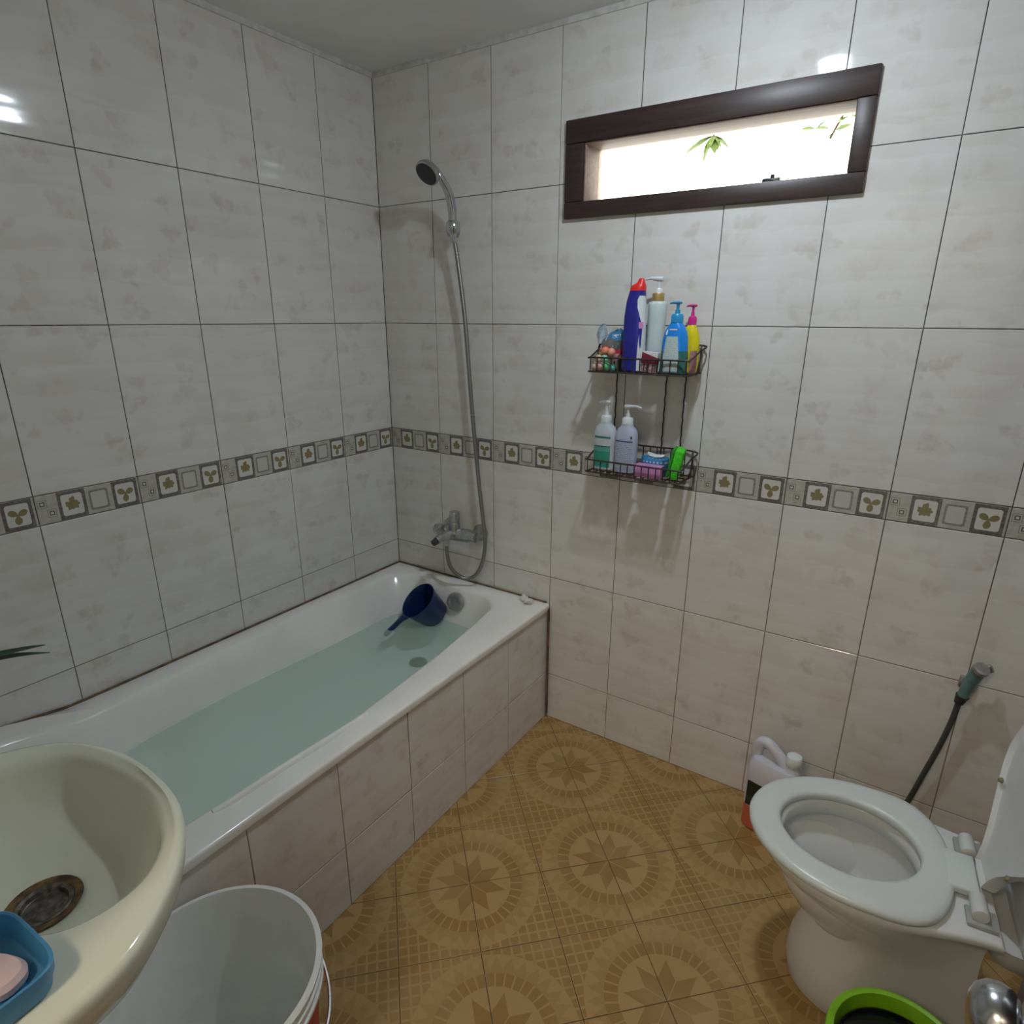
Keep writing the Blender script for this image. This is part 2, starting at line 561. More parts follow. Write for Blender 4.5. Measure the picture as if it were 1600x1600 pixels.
def clip(poly, x0, x1, y0, y1):
    for ax, lim, sg in ((0, x0, 1), (0, x1, -1), (1, y0, 1), (1, y1, -1)):
        out = []
        for p, q in zip(poly, poly[1:] + poly[:1]):
            ip, iq = (p[ax] - lim) * sg >= 0, (q[ax] - lim) * sg >= 0
            if ip: out.append(p)
            if ip != iq:
                t = (lim - p[ax]) / (q[ax] - p[ax]); out.append((p[0] + (q[0] - p[0]) * t, p[1] + (q[1] - p[1]) * t))
        poly = out
        if not poly: break
    return poly


def poly_tile(poly):
    bm = newbm()
    n = len(poly); c = .0009
    cx = sum(p[0] for p in poly) / n; cy = sum(p[1] for p in poly) / n
    def inset(p):
        d = math.hypot(p[0] - cx, p[1] - cy); k = max(0, (d - c * 1.41) / d); return (cx + (p[0] - cx) * k, cy + (p[1] - cy) * k, 0)
    loft(bm, [[(p[0], p[1], -.006) for p in poly], [(p[0], p[1], -.0006) for p in poly], [inset(p) for p in poly]], False, True)
    return bm


full = None
g = .0009
for i in range(-9, 10):
    for j in range(-9, 10):
        # medallion centres sit where both indices are even
        for_c = (i + (i % 2), j + (j % 2))
        sx = -1 if i % 2 else 1; sy = -1 if j % 2 else 1
        rot = {(1, 1): 0, (-1, 1): 90, (-1, -1): 180, (1, -1): 270}[(sx, sy)]
        # origin corner of the tile = medallion centre
        c0 = Vector(((i if i % 2 == 0 else i + 1) * TS, (j if j % 2 == 0 else j + 1) * TS))
        m45 = Matrix.Rotation(R_(45), 2)
        w = m45 @ c0 + Vector(FC)
        ang = R_(45 + rot)
        mr = Matrix.Rotation(ang, 2)
        local = [(g, g), (TS - g, g), (TS - g, TS - g), (g, TS - g)]
        wp = [tuple(mr @ Vector(p) + w) for p in local]
        cl = clip(wp, .725, RX + .001, FY - .12, .001)
        if len(cl) < 3: continue
        area = abs(sum(a[0] * b[1] - a[1] * b[0] for a, b in zip(cl, cl[1:] + cl[:1]))) / 2
        if area < 1e-4: continue
        if area > (TS - 2 * g) ** 2 * .9999:
            if full is None:
                o = link('floor_tile', poly_tile(local), 'floor_tile', floor, smooth=False); full = o.data
            else:
                o = bpy.data.objects.new('floor_tile', full); COL.objects.link(o); o.parent = floor
        else:
            inv = mr.transposed()
            o = link('floor_tile', poly_tile([tuple(inv @ (Vector(p) - w)) for p in cl]), 'floor_tile', floor, smooth=False)
        o.location = (w.x, w.y, random.uniform(-.0003, .0002)); o.rotation_euler = (0, 0, ang)

# the passage behind the doorway
bm = newbm()
for q in ((.5, 2.7, -3.4, -3.3, -.1, 2.5), (.4, .5, -3.4, FY - .12, -.1, 2.5), (2.7, 2.8, -3.4, FY - .12, -.1, 2.5), (.4, 2.8, -3.4, FY - .12, 2.4, 2.5), (.4, 2.8, -3.4, FY - .12, -.1, 0)):
    box(bm, *q)
struct(link('wall_passage', bm, 'hall', smooth=False))

# ------------------------------------------------------------------ window
win = struct(thing('window_1', 'narrow high window in a dark wooden frame', 'window', (WX0, 0, WZ0)))
del win['category']
ww, wh = WX1 - WX0, WZ1 - WZ0
for nm, q in (('frame_rail', (0, ww, -.014, .105, wh - .061, wh)), ('frame_rail', (0, ww, -.014, .105, 0, .044)), ('frame_stile', (0, .060, -.013, .104, .0445, wh - .0615)), ('frame_stile', (ww - .040, ww, -.013, .104, .0445, wh - .0615))):
    bm = newbm(); box(bm, *q, bevel=.003); link(nm, bm, 'wood', win)
for nm, q in (('reveal_lining', (.0605, ww - .0405, -.006, .098, wh - .0655, wh - .0615)), ('reveal_lining', (.0605, .0645, -.006, .098, .045, wh - .066)), ('reveal_lining', (.068, ww - .0405, .050, .098, .0445, .052))):
    bm = newbm(); box(bm, *q, bevel=.001); link(nm, bm, 'wood_lit', win)  # strips inside the frame, daylight on the reveal painted as paler wood
G = Mat('window_glass'); G.nt.nodes.remove(G.b)
tr = G.new('ShaderNodeBsdfTransparent'); gl = G.new('ShaderNodeBsdfGlossy'); gl.inputs['Roughness'].default_value = .03
fr = G.new('ShaderNodeFresnel'); fr.inputs[0].default_value = 1.45; mx = G.new('ShaderNodeMixShader')
tr.inputs[0].default_value = (.93, .95, .92, 1)
G.link(fr.outputs[0], mx.inputs[0]); G.link(tr.outputs[0], mx.inputs[1]); G.link(gl.outputs[0], mx.inputs[2])
G.link(mx.outputs[0], G.nt.nodes['Material Output'].inputs[0]); MAT['glass'] = G.m
bm = newbm(); box(bm, .060, ww - .040, .080, .083, .044, wh - .061); link('pane', bm, 'glass', win, smooth=False)
bm = newbm(); box(bm, .560, .603, .02, .05, .0445, .058, bevel=.003); cyl(bm, (.583, .03, .057), (.583, .03, .066), .005, 10)
link('latch', bm, 'black', win)['label'] = 'black metal latch'
bm = newbm(); box(bm, .155, .275, .02, .045, .0445, .050, bevel=.002); link('sill_scrap', bm, 'wood_lit', win)

# foliage outside
sh = thing('shrub', 'sunlit green shrub seen through the high window', 'shrub', (1.9, 1.0, 0))
bm = newbm(); tube(bm, spline([(0, .1, 0), (.02, .05, .9), (-.03, 0, 1.7), (-.10, -.03, 2.2), (-.18, -.05, 2.45)]), [.014] * 12 + [.009] * 13, 7)
link('stem', bm, 'twig', sh)
bm = newbm(); tube(bm, spline([(-.10, -.03, 2.2), (-.28, -.05, 2.36), (-.44, -.055, 2.30), (-.53, -.06, 2.19), (-.575, -.06, 2.10)]), .004, 6); link('branch', bm, 'twig', sh)
bm = newbm(); tube(bm, spline([(-.18, -.05, 2.45), (-.50, -.05, 2.50), (-.80, -.06, 2.40), (-.97, -.06, 2.22), (-1.0, -.06, 2.16)]), .004, 6); link('branch', bm, 'twig', sh)


def leaf(parent, p, L, wdt, yaw, pitch, mat='outleaf', name='leaf'):
    bm = newbm()
    pts = [(0, .02), (.15, .55), (.4, 1), (.7, .75), (.9, .3), (1, .02)]
    rings = []
    for t, w in pts:
        zz = -.18 * L * t * t
        rings.append([(L * t, -wdt * w, zz + .12 * wdt * w), (L * t, 0, zz), (L * t, wdt * w, zz + .12 * wdt * w)])
    loft(bm, rings, False, False, closed=False)
    o = link(name, bm, mat, parent); o.location = p; o.rotation_euler = (random.uniform(-.5, .5), pitch, yaw)
    return o


for a, ll in ((-150, .075), (-100, .06), (-60, .08), (-20, .065), (25, .08), (150, .10), (195, .12), (90, .07)):
    leaf(sh, (-1.0, -.06, 2.165), ll, .019, R_(a), R_(random.uniform(10, 60)))
for (px, pz) in ((-.535, 2.185), (-.56, 2.125), (-.49, 2.25), (-.59, 2.165), (-.63, 2.14), (-.52, 2.165), (-.46, 2.20)):
    for a in (20, 185):
        leaf(sh, (px, -.06, pz), .052, .012, R_(a + random.uniform(-40, 40)), R_(random.uniform(-30, 70)))

# ------------------------------------------------------------------ lamp on the ceiling (above the frame, seen mirrored in the tiles)
EM = Mat('bulb_glow'); EM.b.inputs['Emission Color'].default_value = (.84, .95, 1.07, 1); EM.b.inputs['Emission Strength'].default_value = BULB_STRENGTH
MAT['glow'] = EM.m
lp = thing('ceiling_lamp', 'bare white bulb in a small ceiling holder above the floor', 'lamp', (1.365, -.60, H))
bm = newbm(); lathe(bm, [(.035, 0), (.035, -.006), (.022, -.012), (.022, -.030), (.034, -.050), (.0345, -.0515)]); link('holder', bm, 'white', lp)
bm = newbm(); lathe(bm, [(.030, -.052), (.033, -.0545), (.033, -.056), (.029, -.0605), (.021, -.0645), (.010, -.067), (.003, -.0675)]); link('bulb', bm, 'glow', lp)
hl = thing('fill_lamp', 'added fill light disc on the unseen passage ceiling', 'lamp', (1.5, -2.7, 2.4))  # added warm fill light for the room, out of view behind the doorway
EM2 = Mat('fill_glow'); EM2.b.inputs['Emission Color'].default_value = (1.0, .84, .62, 1); EM2.b.inputs['Emission Strength'].default_value = FILL_STRENGTH
MAT['glow2'] = EM2.m
bm = newbm(); lathe(bm, [(.15, 0), (.15, -.015), (.13, -.03), (.02, -.034)]); link('fill_disc', bm, 'glow2', hl)

# ------------------------------------------------------------------ bathtub
tub = thing('bathtub', 'long white built-in bathtub filled with greenish water along the left wall', 'bathtub')
RIM = .487


def rrect(s0, s1, y0, y1, r, nx=10, ny=40, nc=7):
    """rounded rectangle, y0 > y1; s is 0..1 across"""
    pts = []
    cs = [(s0 + r[0], y0 - r[1], 180, 90), (s1 - r[0], y0 - r[1], 90, 0), (s1 - r[0], y1 + r[1], 0, -90), (s0 + r[0], y1 + r[1], -90, -180)]
    seq = []
    for k, (cx, cy, a0, a1) in enumerate(cs):
        for i in range(nc + 1):
            a = R_(a0 + (a1 - a0) * i / nc); seq.append((cx + r[0] * math.cos(a), cy + r[1] * math.sin(a)))
        nx_ = cs[(k + 1) % 4]
        a = R_(nx_[2]); e = (nx_[0] + r[0] * math.cos(a), nx_[1] + r[1] * math.sin(a)); b = seq[-1]
        n = nx if k % 2 == 0 else ny
        for i in range(1, n): seq.append((b[0] + (e[0] - b[0]) * i / n, b[1] + (e[1] - b[1]) * i / n))
    return seq


def tub_ring(z, x0, x1, y0, y1, rx, ry, lift=True):
    out = []
    for s, y in rrect(0, 1, y0, y1, (rx, ry)):
        a, b = x0(y) if callable(x0) else x0, x1(y) if callable(x1) else x1
        x = a + s * (b - a)
        zz = z
        if lift and x < .30: zz += .035 * interp([(1.27, 0), (1.5, 1)], -y)
        out.append((x, y, zz))
    return out


def rightedge(y): return interp_l([(0, .572), (.12, .59), (.29, .618), (.53, .650), (.75, .668), (.95, .682), (1.15, .674), (1.35, .660), (1.66, .650)], -y)
def ri_(d): return lambda y: rightedge(y) - d
def le_(d, amp=0.0): return lambda y: interp([(0, .068), (.55, .062), (1.0, .074), (1.3, .088), (1.6, .09)], -y) + d - amp * interp([(.45, 0), (.95, 1)], -y)


bm = newbm()
UND = [(.35, .068, .034, .028, .117, 1.335, .26), (.30, .085, .04, .036, .128, 1.235, .28), (.25, .098, .04, .046, .140, 1.135, .29), (.222, .115, .04, .060, .157, 1.07, .31), (.209, .140, .04, .082, .182, 1.02, .33), (.2035, .175, .04, .112, .215, .97, .35), (.2015, .215, .04, .15, .255, .92, .38), (.2005, .28, .03, .22, .33, .84, .45)]
rings = [tub_ring(.462, .001, .753, -.001, -1.74, .03, .012, False), tub_ring(.480, .0005, .756, -.0005, -1.742, .03, .012, False),
         tub_ring(.4855, .001, .754, -.001, -1.741, .03, .012, False), tub_ring(RIM, .006, .748, -.005, -1.737, .03, .012),
         tub_ring(RIM, le_(-.012), ri_(-.008), -.062, -1.66, .22, .10), tub_ring(RIM - .003, le_(-.002), ri_(0), -.070, -1.652, .22, .10),
         tub_ring(RIM - .012, le_(.006), ri_(.006), -.076, -1.64, .22, .10), tub_ring(.43, le_(.028, .012), ri_(.014), -.088, -1.53, .24, .11),
         tub_ring(.385, le_(.052, .026), ri_(.022), -.106, -1.405, .25, .12)]
rings += [tub_ring(z, le_(l, am), ri_(rr), -f, -h, q, .12) for z, l, am, rr, f, h, q in UND]
loft(bm, rings, False, True)
link('tub_shell', bm, 'acrylic', tub, sharp=70)
bm = newbm(); tube(bm, [(.006, -.006, RIM + .001), (.74, -.006, RIM + .001)], .0042, 6); tube(bm, [(.755, -.012, .02), (.755, -.012, .47)], .0045, 6)
link('sealant', bm, 'sealant', tub)
bm = newbm(); tube(bm, [(.0055, -.006, RIM + .001), (.0055, -1.28, RIM + .001), (.0055, -1.5, RIM + .033), (.0055, -1.72, RIM + .036)], .0042, 6)
link('sealant', bm, 'sealant', tub)
# moulded grip on the near rim
bm = newbm(); tube(bm, spline([(.690, -.86, RIM - .005), (.694, -.95, RIM + .000), (.690, -1.06, RIM + .002), (.686, -1.17, RIM + .002), (.684, -1.25, RIM - .000), (.676, -1.29, RIM - .005)]), .009, 8)
link('grip', bm, 'acrylic', tub)
bm = newbm()
oc = Vector((.388, -.101, .436)); on = Vector((.05, -1, .22)).normalized(); ou = on.orthogonal().normalized(); ov = on.cross(ou)
loft(bm, [[oc + on * h + r * (math.cos(k * math.pi / 14) * ou + math.sin(k * math.pi / 14) * ov) for k in range(28)] for r, h in ((.037, -.004), (.037, .006), (.034, .011), (.024, .013), (.022, .012), (.005, .0125))])
link('overflow_plate', bm, plain('overflow_chrome', (.40, .40, .385), .4, .15, 40, metal=.45), tub)
bm = newbm(); lathe(bm, [(.034, .199), (.034, .2085), (.031, .2105), (.022, .210), (.004, .2095)], .300, -.235, 28); link('drain', bm, 'plug', tub)
# water
M = Mat('bath_water'); M.nt.nodes.remove(M.b)
tr = M.new('ShaderNodeBsdfTransparent'); gl = M.new('ShaderNodeBsdfGlossy'); gl.inputs['Roughness'].default_value = .02
fr = M.new('ShaderNodeFresnel'); fr.inputs[0].default_value = 1.33; mx = M.new('ShaderNodeMixShader')
di = M.new('ShaderNodeBsdfDiffuse'); di.inputs[0].default_value = (.78, .99, .86, 1); mk = M.new('ShaderNodeMixShader'); mk.inputs[0].default_value = .30
M.link(tr.outputs[0], mk.inputs[1]); M.link(di.outputs[0], mk.inputs[2])
M.link(fr.outputs[0], mx.inputs[0]); M.link(mk.outputs[0], mx.inputs[1]); M.link(gl.outputs[0], mx.inputs[2])
va = M.new('ShaderNodeVolumeAbsorption'); va.inputs[0].default_value = (.30, .94, .84, 1); va.inputs[1].default_value = .5
M.link(mx.outputs[0], M.nt.nodes['Material Output'].inputs[0]); M.link(va.outputs[0], M.nt.nodes['Material Output'].inputs[1])
MAT['water'] = M.m
bm = newbm()
WR = [tub_ring(z - (.002 if k else 0), le_(l - .003, am), ri_(rr - .003), -f + .003, -h - .004, q, .12, False) for k, (z, l, am, rr, f, h, q) in enumerate(UND)]
loft(bm, WR)
tag(link('water', bm, 'water'), 'still pale green bath water filling the white tub', 'water', kind='stuff')

# tiled front of the tub
ap = thing('tub_surround', 'beige tiled front panel that encloses the long side of the bathtub', 'tub surround', (.745, 0, 0))
bm = newbm(); box(bm, -.030, -D, -1.95, 0, -.001, .462); link('panel', bm, 'grout', ap, smooth=False)
edges = [0.0] + [-.0125 - .25 * k for k in range(1, 8)] + [-1.95]
for b, a in zip(edges, edges[1:]):
    for z0, z1 in ((.0, .195), (.195, .462)):
        rects = [(a + JOINT, b - JOINT, z0 + JOINT, z1 - JOINT)]
        key = ('apron', round(b - a, 4), z0)
        if key not in tile_cache:
            o = link('wall_tile', tile_bm(rects, a, z0), 'tile', ap, smooth=False); tile_cache[key] = o.data
        else:
            o = bpy.data.objects.new('wall_tile', tile_cache[key]); COL.objects.link(o); o.parent = ap
        o.location = (random.uniform(-.0003, .0003), a, z0); o.rotation_euler = (0, random.gauss(0, .001), R_(90))
# ledge at the head of the tub
bm = newbm(); box(bm, 0.002, .744, -1.949, -1.744, 0, .486, bevel=.003); ledge = struct(link('trim_4', bm, 'mortar'))

# crumpled paper on the tub corner
for k, (x, y, s, lb) in enumerate(((.662, -.038, .016, 'crumpled white paper scrap on the tub corner, left of its twin'), (.690, -.052, .017, 'crumpled white paper scrap on the tub corner, right of its twin'))):
    bm = newbm(); bmesh.ops.create_icosphere(bm, subdivisions=2, radius=s)
    rg = random.Random(k + 3)
    for v in bm.verts: v.co *= rg.uniform(.55, 1.25); v.co.z *= .75
    zmin = min(v.co.z for v in bm.verts)
    o = link('paper_scrap', bm, 'paper', smooth=False); o.location = (x, y, RIM - zmin)
    tag(o, lb, 'paper', 'paper scraps on the tub corner')

# ------------------------------------------------------------------ dipper
n = Vector((-.256, -.594, .743)).normalized()
hd = Vector((-.45, -.75, -.15)); hd = (hd - n * hd.dot(n)).normalized(); sd = n.cross(hd)
dip = thing('water_dipper', 'dark blue plastic dipper floating tilted in the tub', 'dipper')
rot = Matrix((hd, sd, n)).transposed().to_4x4()
dip.matrix_world = Matrix.Translation((.283, -.201, .4535)) @ rot
bm = newbm()
lathe(bm, [(.053, -.110), (.057, -.106), (.074, -.004), (.077, -.003), (.0775, 0), (.0745, .0005), (.072, -.004), (.055, -.104), (.004, -.106)], n=40, cap0=True)
link('cup', bm, 'dipper', dip)
bm = newbm()
rings = []
for t, wdt, th, zz in ((.074, .022, .011, -.010), (.090, .015, .009, -.009), (.11, .012, .008, -.008), (.16, .0125, .008, -.008), (.178, .012, .008, -.008), (.186, .006, .005, -.008)):
    rings.append([(t, p[0], zz + p[1]) for p in [(q[0], q[1]) for q in oval(0, 0, 0, wdt, th, 12, 2.6)]])
loft(bm, rings); link('handle', bm, 'dipper', dip)

# ------------------------------------------------------------------ mixer tap and hand shower
mx_ = thing('bath_mixer', 'chrome bath mixer tap on the wall above the tub', 'tap', (.366, 0, .703))
for sx in (-.075, .075):
    bm = newbm()
    pr = [(.033, 0), (.033, -.004), (.027, -.016), (.017, -.020), (.0165, -.045)]
    loft(bm, [[(sx + r * math.cos(k * math.pi / 14), y, r * math.sin(k * math.pi / 14)) for k in range(28)] for r, y in pr]); link('flange', bm, 'chrome_dull', mx_)
bm = newbm()
tube(bm, spline([(-.098, -.062, 0), (-.09, -.062, 0), (-.05, -.062, 0), (0, -.066, -.002), (.05, -.062, 0), (.09, -.062, 0), (.098, -.062, 0)], 4), [.014] + [.020] * 7 + [.026] * 10 + [.020] * 6 + [.014], 18)
link('body', bm, 'chrome_dull', mx_)
bm = newbm(); cyl(bm, (0, -.070, .012), (0, -.068, .046), .022, 22, .0215, .003); cyl(bm, (0, -.068, .044), (0, -.066, .088), .0195, 22, .021, .004)
link('lever', bm, 'chrome_dull', mx_)
bm = newbm(); tube(bm, spline([(0, -.078, .0), (-.004, -.11, .004), (-.008, -.145, .003), (-.010, -.165, -.003)]), [.019] * 8 + [.016] * 11, 16); link('spout', bm, 'chrome_dull', mx_)
bm = newbm(); cyl(bm, (-.010, -.163, -.002), (-.012, -.181, -.008), .0125, 16, .012); link('aerator', bm, 'dark_rubber', mx_)['label'] = 'dark spout end'
bm = newbm(); cyl(bm, (-.004, -.115, -.010), (-.004, -.115, -.034), .011, 14, .009); link('hose_outlet', bm, 'chrome_dull', mx_)
bm = newbm(); cyl(bm, (-.042, -.080, .010), (-.048, -.105, .034), .012, 14, .014, .002); link('diverter_knob', bm, 'chrome_dull', mx_)

hs = thing('hand_shower', 'chrome hand shower on its wall bracket with a long grey hose', 'shower')
Hc = Vector((.362, -.150, 1.914)); hn = Vector((-.08, -.72, -.69)).normalized()
bp = Vector((.385, -.060, 1.768))
back = Hc - hn * .006
hp = spline([bp + Vector((.0, .008, -.045)), bp + Vector((0, 0, .0)), bp + Vector((.004, -.004, .05)), bp + Vector((.004, -.022, .10)), bp + Vector((-.003, -.056, .142)), Hc - hn * .016 + Vector((.008, .018, .004))], 6)
bm = newbm(); m = len(hp); tube(bm, hp, [.0095 + .0045 * math.sin(math.pi * min(1, i / m * 1.15)) for i in range(m)], 16); link('handle', bm, 'chrome', hs)
u = hn.orthogonal().normalized(); v = hn.cross(u)
def disc(bm, prof): loft(bm, [[Hc + hn * h + r * (math.cos(k * math.pi / 16) * u + math.sin(k * math.pi / 16) * v) for k in range(32)] for r, h in prof])
bm = newbm(); disc(bm, [(.008, -.030), (.020, -.028), (.034, -.016), (.040, -.003), (.0405, .004), (.037, .006)]); link('head', bm, 'chrome_dull', hs)
bm = newbm(); disc(bm, [(.0355, .0055), (.036, .0075), (.030, .0095), (.004, .010)]); link('spray_face', bm, 'dark_rubber', hs)['label'] = 'dark spray face'
br = thing('shower_bracket', 'round chrome wall bracket that holds the hand shower', 'bracket', (.385, 0, 1.768))
bm = newbm(); loft(bm, [[(r * math.cos(k * math.pi / 14) - .040 + (-y) * .45, y, r * math.sin(k * math.pi / 14) - .004) for k in range(28)] for r, y in ((.024, 0), (.024, -.004), (.0235, -.030), (.021, -.040), (.012, -.045))]); link('base', bm, 'chrome_dull', br)
bm = newbm()
lathe(bm, [(.0145, -.020), (.021, -.012), (.0235, 0), (.0215, .012), (.0155, .021)], 0, -.058, 24); link('socket', bm, 'chrome', br)
hose_pts = spline([(.362, -.115, .668), (.362, -.112, .63), (.368, -.10, .575), (.395, -.075, .533), (.43, -.055, .530), (.462, -.045, .565), (.482, -.040, .63), (.488, -.040, .70), (.478, -.040, .79), (.463, -.038, .90), (.448, -.036, 1.03), (.436, -.036, 1.16), (.427, -.036, 1.27), (.412, -.038, 1.48), (.395, -.046, 1.65), (.386, -.052, 1.726)], 8)
bm = newbm(); tube(bm, hose_pts, .0075, 10)
MH = Mat('ribbed_hose', (.33, .32, .29), .36, .85)
x, y, z = MH.sep(MH.coord())
rib = ((z / .0042).mod(1.0) - .5).abs() * 2.0
MH.color(MH.mix(rib, (.16, .15, .13), (.42, .41, .38))); MH.bump(rib, .4, .001); MAT['ribs'] = MH.m
link('hose', bm, 'ribs', hs)

# ------------------------------------------------------------------ wire caddy
cad = thing('wire_caddy', 'rusty two-tier wire caddy on the wall below the window', 'caddy', (0, 0, 0))
WR_ = .0019
XS = .937, 1.236


def basket(name, zb, zf, zk, x0, x1):
    bk = newbm()
    yb, yf = -.010, -.128
    tube(bk, spline([(x0, yb, zk), (x0 - .004, -.05, (zk * .6 + zf * .4)), (x0, yf + .012, zf), (x0 + .012, yf, zf), ((x0 + x1) / 2, yf - .001, zf), (x1 - .012, yf, zf), (x1, yf + .012, zf), (x1 + .004, -.05, (zk * .6 + zf * .4)), (x1, yb, zk), ((x0 + x1) / 2, yb, zk)], 4, True), .0026, 7, True)
    b = link(name, bk, 'wire', cad)
    bm = newbm(); tube(bm, [(x0, yf, zb), (x1, yf, zb), (x1, yb, zb), (x0, yb, zb)], .0022, 6, True); link('base_rail', bm, 'wire', b)
    N = 14
    w0 = None
    for k in range(N):
        x = x0 + .006 + (x1 - x0 - .012) * k / (N - 1)
        if w0 is None:
            bm = newbm(); tube(bm, [(0, yf, zf), (0, yf, zb), (0, yb, zb), (0, yb, zk)], .0018, 6); w0 = link('wire', bm, 'wire', b)
            o = w0
        else:
            o = w0.copy(); COL.objects.link(o); o.parent = b
        o.location = (x, 0, 0)
    for s, xx in ((-1, x0), (1, x1)):
        bm = newbm(); tube(bm, spline([(xx, -.015, zk), (xx + s * .006, -.045, zk - .002), (xx + s * .008, -.05, zk - .03), (xx + s * .004, -.052, zb + .014), (xx, -.05, zb)], 5), .0026, 7); link('end_loop', bm, 'wire', b)
    for y in (-.05, -.09):
        bm = newbm(); tube(bm, [(x0, y, zb - .0005), (x1, y, zb - .0005)], .0018, 6); link('wire', bm, 'wire', b)
    return b


BU, BL = 1.3375, 1.0365
basket('basket', BU, 1.378, 1.414, .936, 1.234)
basket('basket', BL, 1.075, 1.112, .940, 1.238)
for x in (.975, 1.133, 1.191):
    bm = newbm(); m = 26
    tube(bm, [(x + .0012 * math.sin(i * 2.4), -.0065 + .0012 * math.cos(i * 2.4), BL + (1.42 - BL) * i / m) for i in range(m + 1)], .0023, 6); link('upright', bm, 'wire', cad)
ZU, ZL = BU + .0024, BL + .0024


def bottle(name, label, loc, rings, mat, n=32, e=2.4, group=None, part='body'):
    """rings (z, rx, ry[, dx])"""
    t = thing(name, label, 'bottle', loc, group=group)
    bm = newbm()
    loft(bm, [oval(r[3] if len(r) > 3 else 0, 0, r[0], r[1], r[2], n, e) for r in rings])
    link(part, bm, mat, t)
    return t


def pump(t, z, r, stem, hz, ang, L, mat, head='flat', dx=0, collar_h=.02, mat_collar=None):
    bm = newbm(); lathe(bm, [(r, z), (r, z + collar_h * .75), (r * .82, z + collar_h), (r * .45, z + collar_h * 1.05), (r * .4, z + collar_h * 1.5)], dx, 0, 24); link('collar', bm, mat_collar or mat, t)
    bm = newbm(); cyl(bm, (dx, 0, z + collar_h * 1.3), (dx, 0, hz - .004), stem, 12); link('stem', bm, mat, t)
    bm = newbm(); c, s = math.cos(ang), math.sin(ang)
    if head == 'flat':
        rings = [(-.010, .004, .002, 0), (-.008, .0085, .0035, 0), (.004, .0085, .0038, 0), (L * .6, .005, .003, .0005), (L, .0035, .0022, -.0015)]
    else:
        rings = [(-.012, .003, .003, 0), (-.010, .0085, .007, -.001), (.006, .0085, .0065, 0), (L * .6, .0055, .004, .002), (L, .0035, .0025, -.001)]
    loft(bm, [[(dx + d * c - p[0] * s, d * s + p[0] * c, hz + zz + p[1]) for p in oval(0, 0, 0, w, h, 12)] for d, w, h, zz in rings])
    link('pump_head', bm, mat, t)


# upper basket --------------------------------------------------------
t = bottle('cleaner_bottle', 'tall indigo cleaner bottle with a red cap in the upper basket', (1.0585, -.086, ZU),
           [(0, .028, .019), (.002, .0325, .0225), (.10, .0315, .0225, -.002), (.15, .0305, .022, -.003), (.19, .027, .021, -.002), (.21, .0235, .020), (.220, .0215, .019, .001)], 'navy', e=2.6)
bm = newbm(); loft(bm, [oval(dx, 0, z, rx, ry, 24, 2.4) for z, rx, ry, dx in ((.2195, .0225, .0195, .001), (.230, .0215, .018, .002), (.234, .0185, .016, .004), (.240, .0115, .010, .008), (.242, .0105, .009, .009), (.249, .008, .0075, .010), (.252, .0045, .0045, .010))]); link('cap', bm, 'red_cap', t)


def patch(parent, name, mat, pts, off=.0006, seg=6, rings=None, e=2.6):
    """a label: polygon strip of (z, angle0, angle1) wrapped on the bottle's own rings"""
    bm = newbm(); rows = []
    for z, a0, a1 in pts:
        for k in range(len(rings) - 1):
            if rings[k][0] <= z <= rings[k + 1][0]: break
        A, B = rings[k], rings[k + 1]; f = (z - A[0]) / (B[0] - A[0])
        rx = A[1] + (B[1] - A[1]) * f + off; ry = A[2] + (B[2] - A[2]) * f + off
        dx = (A[3] if len(A) > 3 else 0) * (1 - f) + (B[3] if len(B) > 3 else 0) * f
        row = []
        for i in range(seg + 1):
            th = R_(a0 + (a1 - a0) * i / seg); c, s = math.cos(th), math.sin(th)
            row.append((dx + rx * math.copysign(abs(c) ** (2 / e), c), ry * math.copysign(abs(s) ** (2 / e), s), z))
        rows.append(row)
    loft(bm, rows, False, False, closed=False)
    return link(name, bm, mat, parent)


RC = [(0, .028, .019), (.002, .0325, .0225), (.10, .0315, .0225, -.002), (.15, .0305, .022, -.003), (.19, .027, .021, -.002), (.21, .0235, .020), (.220, .0215, .019, .001)]
patch(t, 'label', 'white', [(.004, -62, 15), (.03, -62, 15), (.06, -60, 15), (.09, -55, 15), (.115, -46, 15), (.135, -40, 15), (.155, -54, 15), (.175, -68, 15), (.195, -70, 10), (.206, -58, 0)], rings=RC)
patch(t, 'label', 'navy', [(.066, -44, -40), (.08, -50, -36), (.10, -50, -33), (.122, -50, -30), (.128, -44, -34)], .0009, rings=RC)
patch(t, 'label', 'pinksoap', [(.1195, -56, -20), (.1365, -56, -20)], .0011, rings=RC)['label'] = 'small pink print panel'

RW = [(0, .024, .019), (.002, .0275, .022), (.07, .0262, .0215), (.12, .0245, .0205), (.165, .026, .0215), (.184, .0265, .0215), (.189, .025, .020), (.192, .019, .017)]
t = bottle('lotion_bottle', 'tall white pump bottle with a gold collar in the upper basket', (1.1055, -.048, ZU), RW, 'mintwhite')
bm = newbm(); lathe(bm, [(.0165, .192), (.0168, .193), (.0168, .212), (.0160, .2135)], 0, 0, 28); link('ring', bm, 'gold', t)
pump(t, .213, .0105, .0042, .251, R_(188), .038, 'white', 'fat', collar_h=.013)

